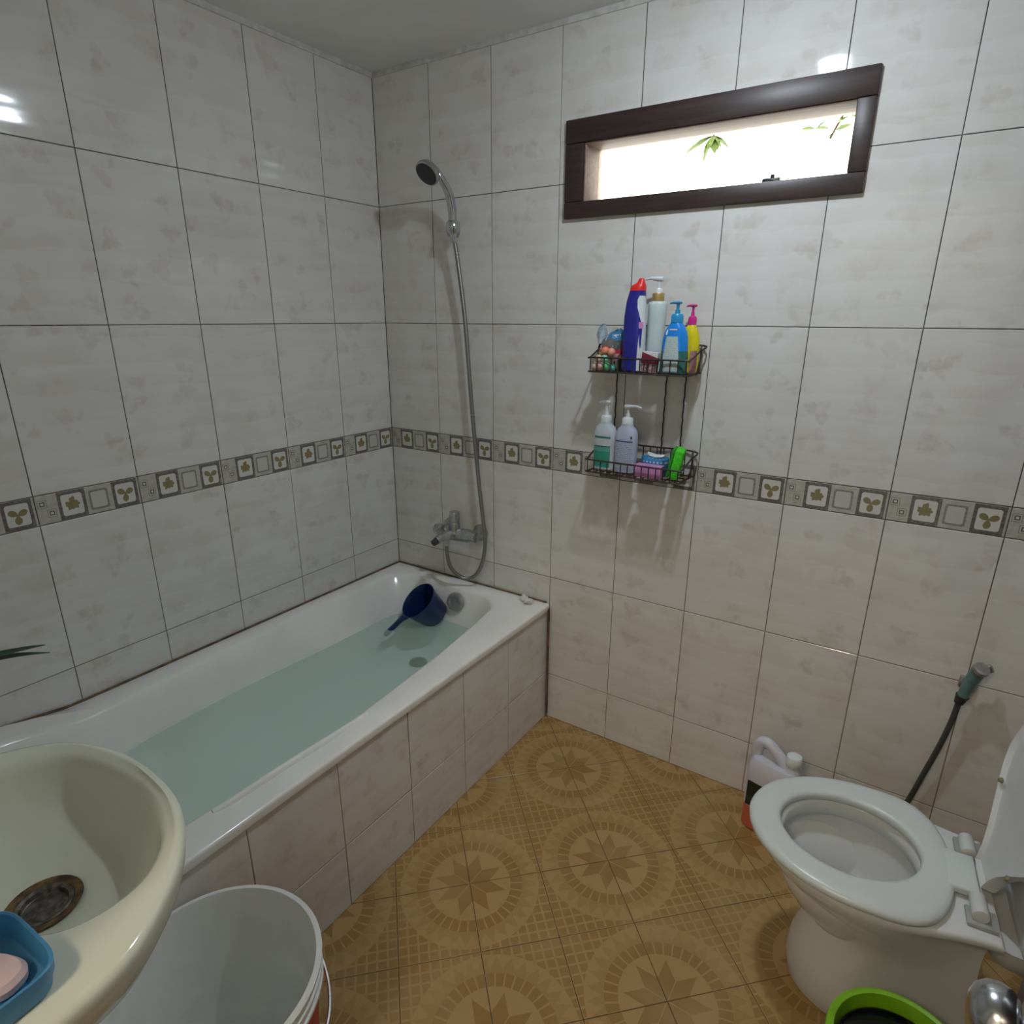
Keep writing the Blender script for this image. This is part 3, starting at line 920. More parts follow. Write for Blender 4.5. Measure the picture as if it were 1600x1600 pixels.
RB = [(0, .035, .021), (.003, .0385, .0235), (.05, .037, .0235), (.09, .0345, .0225), (.113, .0305, .0205), (.126, .023, .018), (.133, .0165, .0155), (.136, .015, .0145)]
t = bottle('soap_bottle', 'blue pump soap bottle with a pale label in the upper basket', (1.1825, -.098, ZU), RB, bands('two_tone_bottle', [(0, (.02, .12, .10)), (.012, (.035, .16, .13)), (.062, (.01, .23, .70))], rough=.25), e=2.5)
pump(t, .136, .0165, .0042, .1865, R_(184), .022, 'cyan', collar_h=.022)
patch(t, 'label', bands('pale_label', [(0, (.30, .40, .36)), (.010, (.46, .55, .52)), (.030, (.50, .60, .58))], lines=.35), [(.006, -128, -62), (.05, -126, -64), (.100, -118, -72)], rings=RB, e=2.5)
patch(t, 'emblem', 'white', [(.104, -128, -116), (.112, -130, -114), (.118, -126, -118)], rings=RB, e=2.5)
patch(t, 'emblem', 'palepink', [(.1165, -108, -74), (.1195, -108, -74)], .0008, rings=RB, e=2.5)

RY = [(0, .022, .015), (.003, .026, .018), (.06, .0265, .018), (.095, .0245, .0175), (.12, .016, .014), (.13, .010, .010)]
t = bottle('soap_bottle', 'yellow pump bottle with a magenta pump behind the blue soap bottle', (1.2045, -.036, ZU), RY, 'yellow')
pump(t, .130, .0115, .0035, .180, R_(190), .018, 'magenta', collar_h=.022)

t = thing('carton', 'small dark red carton with white end leaning at the front of the upper basket', 'carton', (1.1175, -.1135, ZU), rot=(0, R_(5), 0))
bm = newbm(); box(bm, -.024, .023, -.0085, .0085, .0025, .058, bevel=.001)
MC = Mat('carton_print', rough=.45); x, y, z = MC.sep(MC.coord())
c = MC.mix((z + x * .25).step(.0495, .0505), (.19, .012, .035), (.60, .56, .53))
blk = ((x / .0125).mod(1.0) - .5).abs().step(.36, .30) * z.step(.0275, .0265)
c = MC.mix(blk, c, (.50, .44, .44)); c = MC.mix(blk * MC.noise(MC.coord(), 240, 2).step(.5, .6), c, (.13, .05, .06))
MC.color(c); MAT['carton'] = MC.m
link('body', bm, 'carton', t)

t = bottle('small_bottle', 'small black bottle with a grey cap wedged left of the indigo bottle', (1.004, -.042, ZU), [(0, .012, .012), (.002, .014, .014), (.082, .014, .014), (.086, .0125, .0125)], 'black', e=2)
bm = newbm(); lathe(bm, [(.012, .0865), (.012, .112), (.009, .115)]); link('cap', bm, 'chrome_dull', t)

t = thing('sachet', 'rose pink sachet at the right end of the upper basket', 'sachet', (1.2275, -.072, ZU), rot=(0, 0, R_(80)))
bm = newbm(); loft(bm, [[(x, w * s, z) for x, s in ((-.02, 0), (-.01, 1), (.01, 1), (.02, 0), (.01, -1), (-.01, -1))] for z, w in ((0, .001), (.01, .005), (.03, .007), (.055, .004), (.062, .0008))])
link('body', bm, plain('rose_film', (.42, .20, .19), .4, .35, 70), t, smooth=True)

# the bag of pastel balls
t = thing('plastic_bag', 'crumpled printed plastic bag in red grey and blue at the left of the upper basket', 'bag', (.975, -.064, ZU))
bm = newbm(); rg = random.Random(5); rings = []
for z, rx, ry, dx in ((.030, .033, .022, 0), (.045, .036, .026, 0), (.060, .036, .025, 0), (.078, .036, .022, .002), (.094, .030, .016, .006), (.106, .018, .008, .014), (.116, .007, .003, .022)):
    rings.append([(p[0] + dx + rg.uniform(-.004, .004), p[1] + rg.uniform(-.004, .004), z + rg.uniform(-.004, .004) + (p[0] * .25 if z > .07 else 0)) for p in oval(0, 0, 0, rx, ry, 16)])
loft(bm, rings)
MB_ = Mat('bag_print', rough=.25); x, y, z = MB_.sep(MB_.coord()); nz = MB_.noise(MB_.coord(), 35, 3)
q = z + (nz - .5) * .035 + x * .15
c = MB_.mix(q.step(.046, .050), (.62, .33, .30), (.45, .05, .06)); c = MB_.mix(q.step(.064, .069), c, (.15, .16, .15)); c = MB_.mix(q.step(.088, .093), c, (.05, .20, .38))
c = MB_.mix(((q - .045).abs().step(.010, .006)) * (x + .012).abs().step(.014, .009), c, (.62, .44, .05))
c = MB_.mix(MB_.noise(MB_.coord(), 60, 2).step(.6, .66), c, (.50, .60, .66))
MB_.color(c); MAT['bag'] = MB_.m
link('body', bm, 'bag', t, smooth=False)
bm = newbm(); rings = []
for z, w, dx in ((.075, .016, -.026), (.10, .019, -.030), (.118, .013, -.030), (.131, .005, -.027)):
    rings.append([(dx + w * a + rg.uniform(-.002, .002), rg.uniform(-.003, .003) + b, z) for a, b in ((-1, 0), (-.4, -.006), (.4, .004), (1, 0), (.3, .010), (-.4, .006))])
loft(bm, rings); link('bag_top', bm, plain('clear_film', (.38, .46, .50), .2, .2, 60), t, smooth=False)['label'] = 'pale clear film'
balls = [(.949, .012, (.55, .42, .32), 'cream'), (.9665, .0125, (.62, .33, .33), 'rose pink'), (.9855, .0125, (.12, .42, .16), 'leaf green'), (1.0065, .010, (.10, .45, .36), 'teal'),
         (.957, .012, (.60, .45, .30), 'peach'), (.9765, .012, (.25, .55, .38), 'mint'), (.975, .012, (.75, .24, .13), 'orange'), (.9955, .0115, (.78, .33, .22), 'coral')]
pos = [(-.112, 0), (-.113, 0), (-.113, 0), (-.1135, 0), (-.104, .0215), (-.105, .0215), (-.100, .0440), (-.103, .0415)]
for (x, r, colr, nm), (yy, zz) in zip(balls, pos):
    bm = newbm(); bmesh.ops.create_uvsphere(bm, u_segments=16, v_segments=10, radius=r)
    o = link('pastel_ball', bm, plain('ball_' + nm.replace(' ', '_'), colr, .5, .12, 60)); o.location = (x, yy, ZU + r + zz)
    tag(o, 'small %s ball in front of the crumpled bag in the upper basket' % nm, 'ball', 'pastel balls in the upper basket')

# lower basket --------------------------------------------------------
RG = [(0, .032, .020), (.003, .0355, .0235), (.09, .0360, .0235), (.118, .0345, .0225), (.132, .028, .0195), (.140, .018, .0165), (.146, .0165, .0155)]
t = bottle('handwash_bottle', 'white pump bottle with a green label in the lower basket', (.9755, -.070, ZL), RG, 'pearl', e=2.5)
pump(t, .146, .0168, .0045, .205, R_(200), .024, 'white', 'fat')
patch(t, 'label', bands('green_label', [(0, (.06, .36, .26)), (.012, (.035, .30, .19)), (.058, (.10, .36, .29)), (.072, (.02, .12, .10)), (.0755, (.56, .58, .58)), (.098, (.03, .22, .16))], lines=.25), [(.008, -138, -48), (.06, -138, -48), (.1045, -136, -50)], rings=RG, e=2.5)
bm = newbm()
RL = [(0, .031, .020), (.003, .034, .0235), (.09, .0345, .0235), (.118, .033, .0225), (.132, .027, .0195), (.140, .018, .0165), (.146, .0165, .0155)]
t = bottle('handwash_bottle', 'lilac white pump bottle with a thin blue stripe in the lower basket', (1.0475, -.074, ZL), RL, 'lilac', e=2.5)
pump(t, .146, .0168, .0045, .199, R_(-12), .046, 'white', 'fat')
patch(t, 'label', bands('lilac_label', [(0, (.36, .40, .50)), (.014, (.42, .46, .56)), (.0945, (.02, .03, .24)), (.0985, (.46, .49, .60))], lines=.6), [(.008, -140, -40), (.06, -140, -40), (.1045, -138, -42)], rings=RL, e=2.5)
patch(t, 'mark', 'black', [(.105, -58, -48), (.113, -58, -48)], rings=RL, e=2.5)

t = thing('soap_tub', 'blue oval soap tub with white dots in the lower basket', 'tub', (1.1335, -.050, ZL))
bm = newbm(); loft(bm, [oval(0, 0, z, rx, ry, 36, 2.6) for z, rx, ry in ((0, .034, .020), (.003, .037, .0225), (.050, .0425, .0265), (.0515, .0415, .0255), (.049, .040, .024), (.012, .034, .020))])
MD = Mat('dotted_blue', rough=.35); x, y, z = MD.sep(MD.coord())
dx = ((x / .011).mod(1.0) - .5); dz = (z - .040) / .011
c = MD.mix((dx * dx + dz * dz).sqrt().step(.32, .24), (.05, .26, .52), (.60, .72, .78)); c = MD.mix(z.step(.028, .022), c, (.03, .13, .36))
MD.color(c); MAT['dotted'] = MD.m
link('body', bm, 'dotted', t)
bm = newbm(); rings = [[(x, w * math.cos(a), zz + .006 * math.sin(a)) for a in [k * math.pi / 5 for k in range(10)]] for x, w, zz in ((-.026, .006, .004), (-.02, .012, .002), (0, .014, -.002), (.02, .012, 0), (.027, .006, .003))]
loft(bm, rings); o = link('soap_bar', bm, 'white'); o.location = (1.136, -.050, ZL + .0555)
bm = newbm()
tag(o, 'thin white curved soap bar lying in the blue dotted tub', 'soap')
t = thing('soap_box', 'pink soap box at the front of the lower basket', 'box', (1.1365, -.102, ZL))
bm = newbm(); box(bm, -.040, .040, -.0155, .0155, 0, .034, bevel=.004, seg=3); link('body', bm, 'pinksoap', t)
bm = newbm(); box(bm, -.041, .041, -.0165, .0165, .0345, .0375, bevel=.0012); link('lid', bm, 'pinksoap', t)
t = thing('sponge', 'bright green scouring sponge leaning at the right of the lower basket', 'sponge', (1.2065, -.082, ZL + .004), rot=(R_(0), R_(14), R_(12)))
bm = newbm(); box(bm, -.016, .010, -.034, .030, .002, .088, bevel=.005, seg=3)
for v in bm.verts: v.co.x += .004 * math.sin(v.co.z * 60)
link('pad', bm, 'green', t)
bm = newbm(); box(bm, -.024, -.0165, -.033, .029, .003, .086, bevel=.002)
for v in bm.verts: v.co.x += .004 * math.sin(v.co.z * 60)
link('scourer', bm, 'darkgreen', t)['label'] = 'darker scouring face'

# ------------------------------------------------------------------ toilet
toi = thing('toilet', 'white floor-standing toilet with its lid up beside the right wall', 'toilet', (2.0, -.505, 0), R_(5.5))


def egg(z, xf, xb, prof, n=28, dy=0.0):
    """closed outline: profile gives half width against 0..1 from front to back"""
    L = [];
    for k in range(n + 1):
        s = (1 - math.cos(math.pi * k / n)) / 2
        w = interp_lin(prof, s)
        L.append((xf + (xb - xf) * s, w))
    return [(x, dy - w, z) for x, w in L] + [(x, dy + w, z) for x, w in reversed(L)]


def interp_lin(tab, x):
    """tab: half widths sampled on an even spacing in the angle; smooth front"""
    for (a, fa), (b, fb) in zip(tab, tab[1:]):
        if x <= b + 1e-9:
            t = (x - a) / (b - a); return fa + (fb - fa) * t
    return tab[-1][1]


def ell_prof(w, back, flat=0.55, k=24):
    """half ellipse at the front up to 'flat', easing to 'back' at 1"""
    tab = []
    for i in range(k + 1):
        s = (1 - math.cos(math.pi * i / k)) / 2
        if s <= flat: v = w * math.sqrt(max(0, 1 - ((flat - s) / flat) ** 2))
        else:
            q = (s - flat) / (1 - flat); q = q * q * (3 - 2 * q); v = w + (back - w) * q
        tab.append((s, v))
    tab[0] = (0, .0015)
    return tab


def round_prof(w, flat=.56, k=24, e=2.6):
    tab = []
    for i in range(k + 1):
        s = (1 - math.cos(math.pi * i / k)) / 2
        if s <= flat: v = w * math.sqrt(max(0, 1 - ((flat - s) / flat) ** 2))
        else: v = w * max(0, 1 - ((s - flat) / (1 - flat)) ** e) ** (1 / 2.0)
        tab.append((s, max(.0015, v)))
    return tab


def ell_full(w, k=24):
    return [((1 - math.cos(math.pi * i / k)) / 2, max(.0015, w * math.sin(math.pi * i / k))) for i in range(k + 1)]


bm = newbm()
rg = [egg(0, -.255, .085, ell_prof(.105, .085, .45)), egg(.012, -.262, .085, ell_prof(.112, .09, .45)), egg(.06, -.268, .082, ell_prof(.116, .088, .45)), egg(.12, -.263, .078, ell_prof(.113, .083, .45)),
      egg(.18, -.248, .074, ell_prof(.106, .078, .48)), egg(.225, -.246, .070, ell_prof(.106, .076, .5)), egg(.262, -.262, .067, ell_prof(.117, .078, .52)), egg(.295, -.290, .065, ell_prof(.133, .082, .53)), egg(.325, -.322, .064, ell_prof(.150, .088, .53)), egg(.352, -.350, .065, ell_prof(.165, .098, .53)),
      egg(.374, -.366, .069, ell_prof(.173, .126, .53)), egg(.382, -.370, .072, ell_prof(.175, .137, .53)),
      egg(.393, -.372, .073, ell_prof(.176, .139, .53)), egg(.399, -.369, .070, ell_prof(.173, .137, .53)), egg(.400, -.362, .064, ell_prof(.168, .134, .53)),
      egg(.400, -.322, -.045, ell_full(.128)), egg(.394, -.316, -.052, ell_full(.123)), egg(.362, -.316, -.052, ell_full(.123)), egg(.354, -.326, -.040, ell_full(.134)), egg(.345, -.330, -.036, ell_full(.138)),
      egg(.30, -.315, -.045, ell_full(.128)), egg(.25, -.285, -.055, ell_full(.108)), egg(.205, -.245, -.07, ell_full(.080)), egg(.18, -.20, -.09, ell_full(.045))]
loft(bm, rg); link('bowl', bm, 'ceramic', toi, sharp=75)
MW = Mat('bowl_water'); MW.nt.nodes.remove(MW.b)
tr = MW.new('ShaderNodeBsdfTransparent'); gl = MW.new('ShaderNodeBsdfGlossy'); gl.inputs['Roughness'].default_value = .01; tr.inputs[0].default_value = (.90, .94, .97, 1)
fr = MW.new('ShaderNodeFresnel'); fr.inputs[0].default_value = 1.33; mx = MW.new('ShaderNodeMixShader')
MW.link(fr.outputs[0], mx.inputs[0]); MW.link(tr.outputs[0], mx.inputs[1]); MW.link(gl.outputs[0], mx.inputs[2]); MW.link(mx.outputs[0], MW.nt.nodes['Material Output'].inputs[0])
MAT['bowl_water'] = MW.m
bm = newbm(); bm.faces.new([bm.verts.new(p) for p in egg(.232, -.270, -.060, ell_full(.098))]); link('bowl_water', bm, 'bowl_water', toi, smooth=False)
bm = newbm()
so, si = ell_prof(.187, .095, .55), ell_full(.116)
def sg(z, o, i_=False):
    return egg(z, -.325 + o, -.052 - o, ell_full(.116 - o)) if i_ else egg(z, -.392 + o, .006 - o, round_prof(.187 - o, .58, e=3.6))
rg = [sg(.4035, .012), sg(.403, .006), sg(.407, .001), sg(.414, 0), sg(.420, .003), sg(.424, .010), sg(.4255, .022), sg(.4255, -.012, True), sg(.424, -.004, True), sg(.419, 0, True), sg(.407, .0, True), sg(.4035, -.003, True)]
rg.append(rg[0])
loft(bm, rg, False, False); bmesh.ops.remove_doubles(bm, verts=bm.verts, dist=1e-6)
link('seat', bm, 'seat', toi, sharp=75)
bm = newbm(); box(bm, -.02, .043, -.052, .052, .408, .4245, bevel=.004, seg=3); link('seat_tab', bm, 'seat', toi)
for s in (-1, 1):
    y0, y1 = sorted((s * .058, s * .108))
    bm = newbm(); cyl(bm, (.036, y0, .4205), (.036, y1, .4205), .0145, 20, None, .002); h = link('hinge', bm, 'lid', toi)
    bm = newbm(); box(bm, .016, .066, min(s * .072, s * .118), max(s * .072, s * .118), .4005, .409, bevel=.002); link('hinge_plate', bm, plain('grey_hinge', (.36, .38, .355), .4, .1, 60), h)['label'] = 'grey hinge plate'
# raised lid
bm = newbm()
def lid_ring(h, o): # in lid plane: u along the lid from hinge (0) to tip (.40), v across
    L = egg(0, .405 - o, .0 + o * .3, ell_prof(.183 - o, .040, .46))
    return [(h, p[1], p[0]) for p in L]
loft(bm, [lid_ring(.000, .010), lid_ring(-.006, .003), lid_ring(-.010, .0), lid_ring(.002, 0), lid_ring(.010, .004), lid_ring(.014, .014), lid_ring(.0155, .04)])
lid = link('lid', bm, 'lid', toi); lid.location = (.052, 0, .428); lid.rotation_euler = (0, R_(11.5), 0)
for v_, u_ in ((.128, .145), (-.095, .085), (.125, .31), (-.125, .31)):
    bm = newbm(); cyl(bm, (-.0085, v_, u_), (-.0145, v_ * .98, u_), .006, 10, .005, .001); link('buffer', bm, plain('old_rubber', (.28, .24, .13), .6, .3, 60), lid)
# tank
bm = newbm()
rg = [[(p[0], p[1], z) for p in oval(.205, 0, 0, rx, ry, 40, 5)] for z, rx, ry in ((.352, .07, .16), (.358, .090, .186), (.375, .100, .198), (.42, .104, .205), (.74, .107, .211))]
loft(bm, rg); link('tank', bm, 'ceramic', toi)
bm = newbm(); loft(bm, [[(p[0], p[1], z) for p in oval(.205, 0, 0, rx, ry, 40, 5)] for z, rx, ry in ((.741, .108, .212), (.746, .112, .216), (.764, .112, .216), (.774, .104, .208))]); tl = link('tank_lid', bm, 'ceramic', toi)
bm = newbm(); lathe(bm, [(.022, .7745), (.022, .779), (.018, .781)], .205, 0, 20); link('flush_button', bm, 'chrome', tl)
bm = newbm(); loft(bm, [[(p[0], p[1], z) for p in oval(.135, 0, 0, rx, ry, 24, 4)] for z, rx, ry in ((.285, .045, .07), (.305, .064, .085), (.330, .068, .095), (.3515, .07, .10))]); link('tank_base', bm, 'ceramic', toi)

# ------------------------------------------------------------------ bidet sprayer
sp = thing('bidet_sprayer', 'teal grey bidet sprayer on a wall hook beside the toilet', 'sprayer')
bm = newbm(); box(bm, 1.984, 2.018, -.012, 0, .578, .612, bevel=.003); tube(bm, [(2.001, -.010, .595), (2.001, -.028, .592)], .007, 8); link('hook', bm, 'chrome_dull', sp)
bm = newbm()
tube(bm, spline([(1.996, -.040, .570), (2.001, -.043, .600), (2.008, -.048, .632), (2.013, -.056, .655), (2.015, -.062, .664)]), [.013] * 5 + [.0145] * 6 + [.0165] * 9 + [.0185] * 5, 16); link('head', bm, 'teal', sp)
bm = newbm(); cyl(bm, (2.0145, -.061, .662), (2.0175, -.066, .671), .0195, 20, .018, .002); link('nozzle', bm, 'chrome_dull', sp)
bm = newbm(); tube(bm, spline([(2.020, -.046, .655), (2.032, -.040, .668), (2.040, -.038, .655)]), .006, 8); link('trigger', bm, 'chrome_dull', sp)
bm = newbm(); cyl(bm, (1.996, -.040, .572), (1.992, -.038, .548), .015, 16, .011); link('collar', bm, 'dark_rubber', sp)
bm = newbm(); tube(bm, spline([(1.992, -.038, .552), (1.988, -.036, .49), (1.976, -.032, .40), (1.960, -.028, .31), (1.945, -.025, .225), (1.925, -.022, .12), (1.930, -.02, .05), (1.98, -.02, .03), (2.1, -.02, .06), (2.15, -.012, .16)]), .0072, 10)
link('hose', bm, plain('grey_hose', (.055, .060, .058), .4, .2, 60), sp)

# ------------------------------------------------------------------ jerry can behind the toilet
jc = thing('jerry_can', 'white plastic jerry can with pink liquid behind the toilet bowl', 'jerry can', (1.605, -.118, 0), R_(-14))
MJ = Mat('jug_with_liquid', rough=.35); x, y, z = MJ.sep(MJ.coord())
c = MJ.mix(z.step(.076, .080), (.55, .13, .075), (.60, .60, .655)); MJ.color(c); MAT['jug2'] = MJ.m
bm = newbm()
RJ = [(0, .066, .040), (.004, .073, .046), (.20, .075, .047), (.225, .072, .044), (.242, .062, .036)]
loft(bm, [oval(0, 0, z, a, b, 36, 4.0) for z, a, b in RJ]); link('body', bm, 'jug2', jc)
bm = newbm()
for z_, r_ in ((0, 0),):
    loft(bm, [oval(.045, 0, z, r, r, 24) for z, r in ((.236, .024), (.246, .022), (.252, .0175), (.262, .017))])
link('neck', bm, 'jug', jc)
bm = newbm(); lathe(bm, [(.0215, .263), (.022, .266), (.0215, .287), (.019, .290), (.004, .2905)], .045, 0, 26); link('cap', bm, 'white', jc)
bm = newbm(); hpts = spline([(-.062, 0, .215), (-.064, 0, .25), (-.056, 0, .280), (-.036, 0, .290), (-.010, 0, .276), (.012, 0, .256), (.026, 0, .236)], 5)
tube(bm, hpts, .0165, 12); link('handle', bm, 'jug', jc)
bm = newbm()
for z0_, z1_ in ((.085, .172),):
    rows = []
    for z_ in (z0_, .128, z1_):
        rows.append([(x_, -.0476, z_) for x_ in (-.058, -.02, .02, .058)])
    loft(bm, rows, False, False, closed=False)
link('label', bm, bands('dark_label', [(0, (.012, .016, .014)), (.10, (.02, .05, .03)), (.12, (.012, .016, .014))], lines=0), jc)['label'] = 'black label'

# ------------------------------------------------------------------ lime bucket
lb = thing('bucket', 'lime green plastic bucket with dark water in front of the toilet', 'bucket', (1.955, -.847, 0))
bm = newbm(); lathe(bm, [(.082, 0), (.085, .003), (.108, .262), (.119, .264), (.121, .270), (.119, .279), (.113, .282), (.107, .280), (.104, .262), (.082, .008), (.004, .006)], n=48); link('body', bm, 'lime', lb)
bm = newbm(); lathe(bm, [(.09, .006), (.1005, .246), (.1005, .2525), (.098, .2525), (.097, .244), (.004, .2435)], n=40)
link('dark_water', bm, plain('dark_water', (.006, .007, .008), .06, .2, 20), lb)

# ------------------------------------------------------------------ white bucket
wb = thing('bucket', 'large white paint bucket with a red band between the sink and the tub', 'bucket', (.930, -1.462, 0))
bm = newbm(); lathe(bm, [(.142, 0), (.146, .004), (.168, .345), (.180, .346), (.180, .352), (.170, .356), (.170, .366), (.180, .368), (.180, .374), (.171, .378), (.171, .388), (.181, .390), (.182, .398), (.178, .402), (.172, .401), (.169, .392), (.142, .012), (.004, .008)], n=56)
link('body', bm, 'bucket', wb)
bm = newbm(); lathe(bm, [(.1515, .08), (.1667, .318)], n=56, cap0=False, cap1=False); link('red_band', bm, 'red', wb)['label'] = 'printed red band'
bm = newbm(); tube(bm, spline([(.172 * math.cos(R_(a)) * 1.07, .172 * math.sin(R_(a)) * 1.07, .362 - .10 * math.sin(R_(a + 60))) for a in range(-60, 121, 15)], 3), .003, 6); link('handle', bm, 'chrome_dull', wb)

# ------------------------------------------------------------------ wash basin
bs = thing('wash_basin', 'cream ceramic wash basin in the near left foreground', 'wash basin', (0, 0, 0))
BZ = .825
bc = Vector((.90, -1.645))


def polar(pts):
    P = [Vector(p) for p in spline([(a, b, 0) for a, b in pts], 8, True)]
    return sorted((math.atan2(p.y - bc.y, p.x - bc.x), (p.xy - bc).length) for p in P)


def pol_at(tab, a):
    n = len(tab)
    for i in range(n):
        a0, r0 = tab[i - 1]; a1, r1 = tab[i]
        if i == 0: a0 -= 2 * math.pi
        if a0 <= a <= a1: return r0 + (r1 - r0) * (a - a0) / max(1e-9, a1 - a0)
    a0, r0 = tab[-1]; a1, r1 = tab[0]; a1 += 2 * math.pi
    return r0 + (r1 - r0) * (a - a0) / (a1 - a0)


outer = polar([(.655, -1.59), (.707, -1.52), (.80, -1.482), (.90, -1.475), (1.00, -1.490), (1.09, -1.538), (1.150, -1.602), (1.182, -1.66), (1.190, -1.74), (1.186, -1.85), (1.17, -1.935), (1.08, -1.948), (.90, -1.949), (.72, -1.948), (.635, -1.935), (.620, -1.82), (.625, -1.68)])
inner = polar([(.700, -1.600), (.735, -1.540), (.785, -1.516), (.874, -1.502), (.955, -1.506), (1.034, -1.534), (1.080, -1.58), (1.090, -1.632), (1.076, -1.674), (1.045, -1.702), (.98, -1.745), (.90, -1.765), (.80, -1.75), (.72, -1.70), (.695, -1.65)])
N = 120
ANG = [-math.pi + 2 * math.pi * (i + .5) / N for i in range(N)]
PO = [pol_at(outer, a) for a in ANG]; PI_ = [pol_at(inner, a) for a in ANG]


def bring(z, f):
    out = []
    for a, o, i in zip(ANG, PO, PI_):
        r, zz = f(o, i), z
        x, y = bc.x + r * math.cos(a), bc.y + r * math.sin(a)
        out.append((x, max(y, FY + .002), zz))
    return out


DR = (.905, -1.645)
bm = newbm()
rings = [bring(.655, lambda o, i: .10), bring(.69, lambda o, i: o * .66), bring(.735, lambda o, i: o * .85), bring(.775, lambda o, i: o * .95), bring(.80, lambda o, i: o * .985), bring(.818, lambda o, i: o), bring(.825, lambda o, i: o - .004), bring(.8285, lambda o, i: o - .013),
         bring(.827, lambda o, i: (o - .02) * .6 + i * .4 if o - i > .05 else (o * .5 + i * .5)), bring(.824, lambda o, i: i + .006), bring(.818, lambda o, i: i - .002), bring(.806, lambda o, i: i * .965), bring(.785, lambda o, i: i * .925), bring(.76, lambda o, i: i * .86), bring(.738, lambda o, i: i * .74), bring(.722, lambda o, i: i * .52 + .01), bring(.714, lambda o, i: .040), bring(.709, lambda o, i: .030), bring(.695, lambda o, i: .027)]
loft(bm, rings); link('basin', bm, 'cream', bs, sharp=80)
bm = newbm(); lathe(bm, [(.026, .7105), (.034, .7155), (.0355, .7175), (.033, .7185), (.029, .7165), (.0255, .708), (.024, .7015), (.004, .701)], bc.x, bc.y, 32); dr = link('drain', bm, plain('grimy_steel', (.17, .155, .135), .4, .5, 120, metal=.8), bs, sharp=25)
for k in range(5):
    a = k * 2 * math.pi / 5 + .3
    bm = newbm(); lathe(bm, [(.0045, .7012), (.0045, .7020), (.003, .7022)], bc.x + .014 * math.cos(a), bc.y + .014 * math.sin(a), 10); link('drain_hole', bm, 'black', dr)
bm = newbm(); lathe(bm, [(.0365, .7148), (.046, .7182), (.047, .7190), (.036, .7172)], bc.x, bc.y, 32, cap0=False, cap1=False)
link('rust_ring', bm, plain('rust_stain', (.13, .075, .03), .6, .7, 60), bs)['label'] = 'brown rust ring'
bm = newbm(); loft(bm, [oval(.90, -1.80, z, a, b, 28, 2.6) for z, a, b in ((0, .11, .10), (.02, .105, .095), (.35, .075, .07), (.60, .085, .08), (.70, .12, .10))]); link('pedestal', bm, 'cream', bs)

sd_ = thing('soap_dish', 'blue plastic soap dish on the right side of the wash basin', 'soap dish', (1.098, -1.752, .829), R_(3))
bm = newbm()
loft(bm, [oval(0, 0, z, a, b, 40, 4.5) for z, a, b in ((0, .055, .042), (.002, .0595, .0465), (.020, .0625, .0495), (.0205, .0640, .0510), (.033, .0650, .0520), (.0345, .0635, .0505), (.033, .0615, .0485), (.008, .056, .043), (.006, .050, .037))]); link('body', bm, 'soapdish', sd_)
bm = newbm(); loft(bm, [oval(0, 0, z, a, b, 28, 2.6) for z, a, b in ((0, .026, .016), (.004, .031, .021), (.012, .032, .022), (.018, .028, .018), (.020, .018, .010))])
o = link('soap_bar', bm, 'palepink'); o.location = (1.103, -1.742, .8355); o.rotation_euler = (0, 0, R_(20)); tag(o, 'worn pale pink soap bar lying in the blue soap dish', 'soap')

# ------------------------------------------------------------------ potted palm at the head of the tub
pp = thing('potted_palm', 'potted palm with narrow dark green leaves at the head of the tub', 'plant', (.20, -1.845, .4865))
bm = newbm(); lathe(bm, [(.055, 0), (.058, .003), (.078, .12), (.084, .122), (.084, .14), (.078, .141), (.072, .118), (.05, .11)], n=32); link('pot', bm, 'terracotta', pp)
bm = newbm(); lathe(bm, [(.072, .112), (.071, .120), (.004, .124)], n=28); link('soil', bm, 'soil', pp)


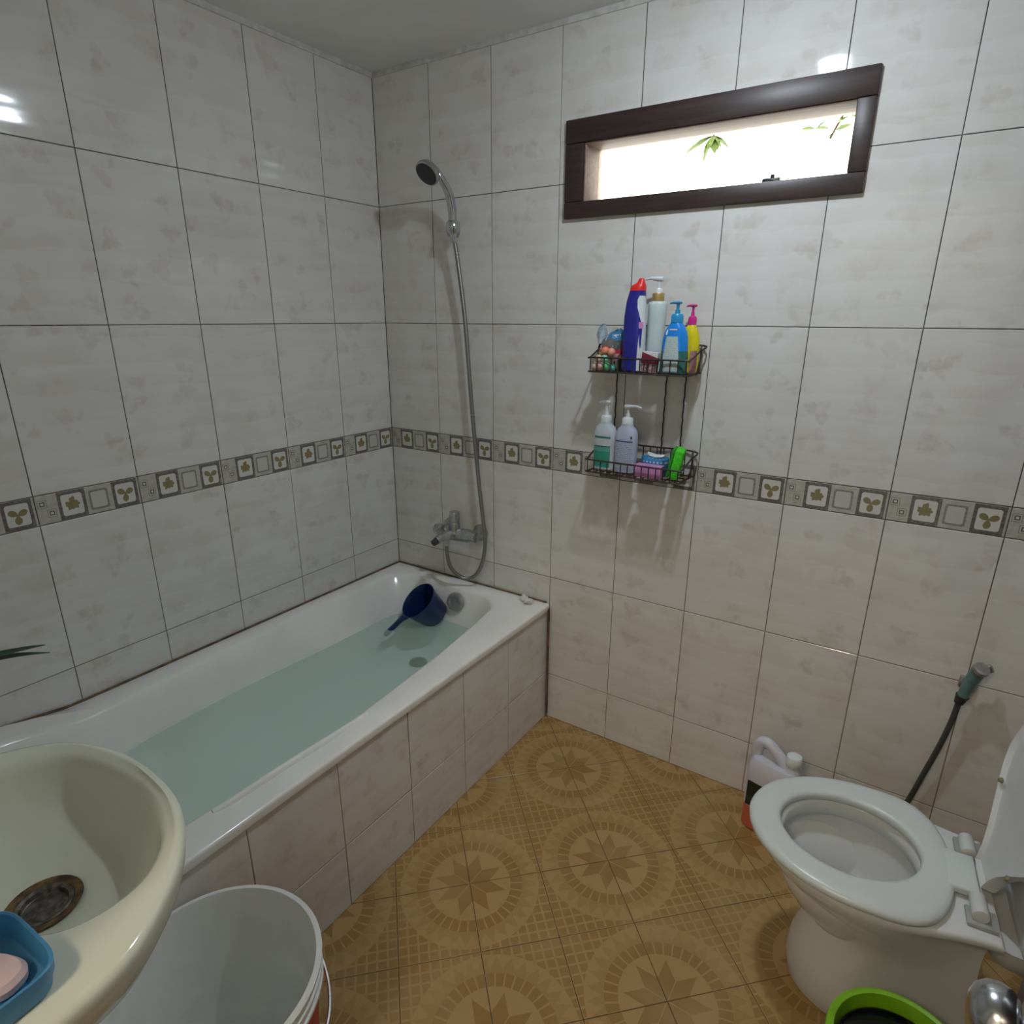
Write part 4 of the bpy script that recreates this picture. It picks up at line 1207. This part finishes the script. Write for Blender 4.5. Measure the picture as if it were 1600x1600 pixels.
def blade(parent, pts, w):
    bm = newbm(); P = spline(pts, 5); m = len(P); rings = []
    for i, p in enumerate(P):
        t = i / (m - 1); d = (P[min(i + 1, m - 1)] - P[max(i - 1, 0)]).normalized(); s = d.cross(Vector((0, 0, 1))).normalized()
        k = w * max(.03, math.sin(math.pi * min(.98, .08 + t * .92)) ** .7); upv = s.cross(d)
        rings.append([p - s * k + upv * k * .35, p, p + s * k + upv * k * .35, p + upv * .0012])
    loft(bm, rings)
    return link('leaf', bm, 'leafy', parent)


base = Vector((0, 0, .12))
def tow(px): return Vector(px) - Vector(pp.location)
tip1, tip2 = tow((.300, -1.386, .797)), tow((.300, -1.385, .803))
blade(pp, [base, base + Vector((.02, .10, .18)), tow((.30, -1.60, .835)), tow((.300, -1.47, .818)), tip1 + Vector((0, 0, -.003))], .021)
blade(pp, [base, base + Vector((.015, .09, .19)), tow((.29, -1.60, .840)), tow((.300, -1.465, .826)), tip2 + Vector((0, -.006, .012))], .020)
blade(pp, [base, base + Vector((.01, .08, .25)), tow((.27, -1.62, .93)), tow((.275, -1.50, .935)), tow((.28, -1.482, .93))], .010)
for a in (150, 200, 250, 300, 60):
    c, s = math.cos(R_(a)), math.sin(R_(a))
    blade(pp, [base, base + Vector((c * .04, s * .02, .16)), base + Vector((c * .09, s * .05, .24)), base + Vector((c * .14, s * .07, .25))], .011)

# ------------------------------------------------------------------ door, opened inwards at the right
dr_ = struct(thing('door_1', 'dark brown wooden door opened inwards', 'door', (1.972, -1.188, 0)))
del dr_['category']
bm = newbm(); box(bm, 0, .036, -.70, 0, .008, 2.03, bevel=.002); link('leaf_panel', bm, 'door_wood', dr_, smooth=False)
bm = newbm()
def kn(prof, y, z, s): loft(bm, [[(s * x, y + r * math.cos(k * math.pi / 16), z + r * math.sin(k * math.pi / 16)) for k in range(32)] for r, x in prof])
KY, KZ = -.066, .880
kn([(.030, .0), (.030, -.003), (.026, -.005), (.012, -.006), (.0118, -.008), (.0145, -.009), (.023, -.011), (.0285, -.017), (.0305, -.025), (.0285, -.035), (.022, -.043), (.012, -.0475), (.003, -.0485)], KY, KZ, 1)
link('knob', bm, 'chrome', dr_)
bm = newbm()
kn([(.030, .036), (.030, .040), (.026, .044), (.012, .046), (.0115, .058), (.0145, .062), (.023, .068), (.0275, .078), (.0275, .088), (.023, .097), (.012, .102), (.003, .103)], KY, KZ, 1)
link('knob', bm, 'chrome', dr_)
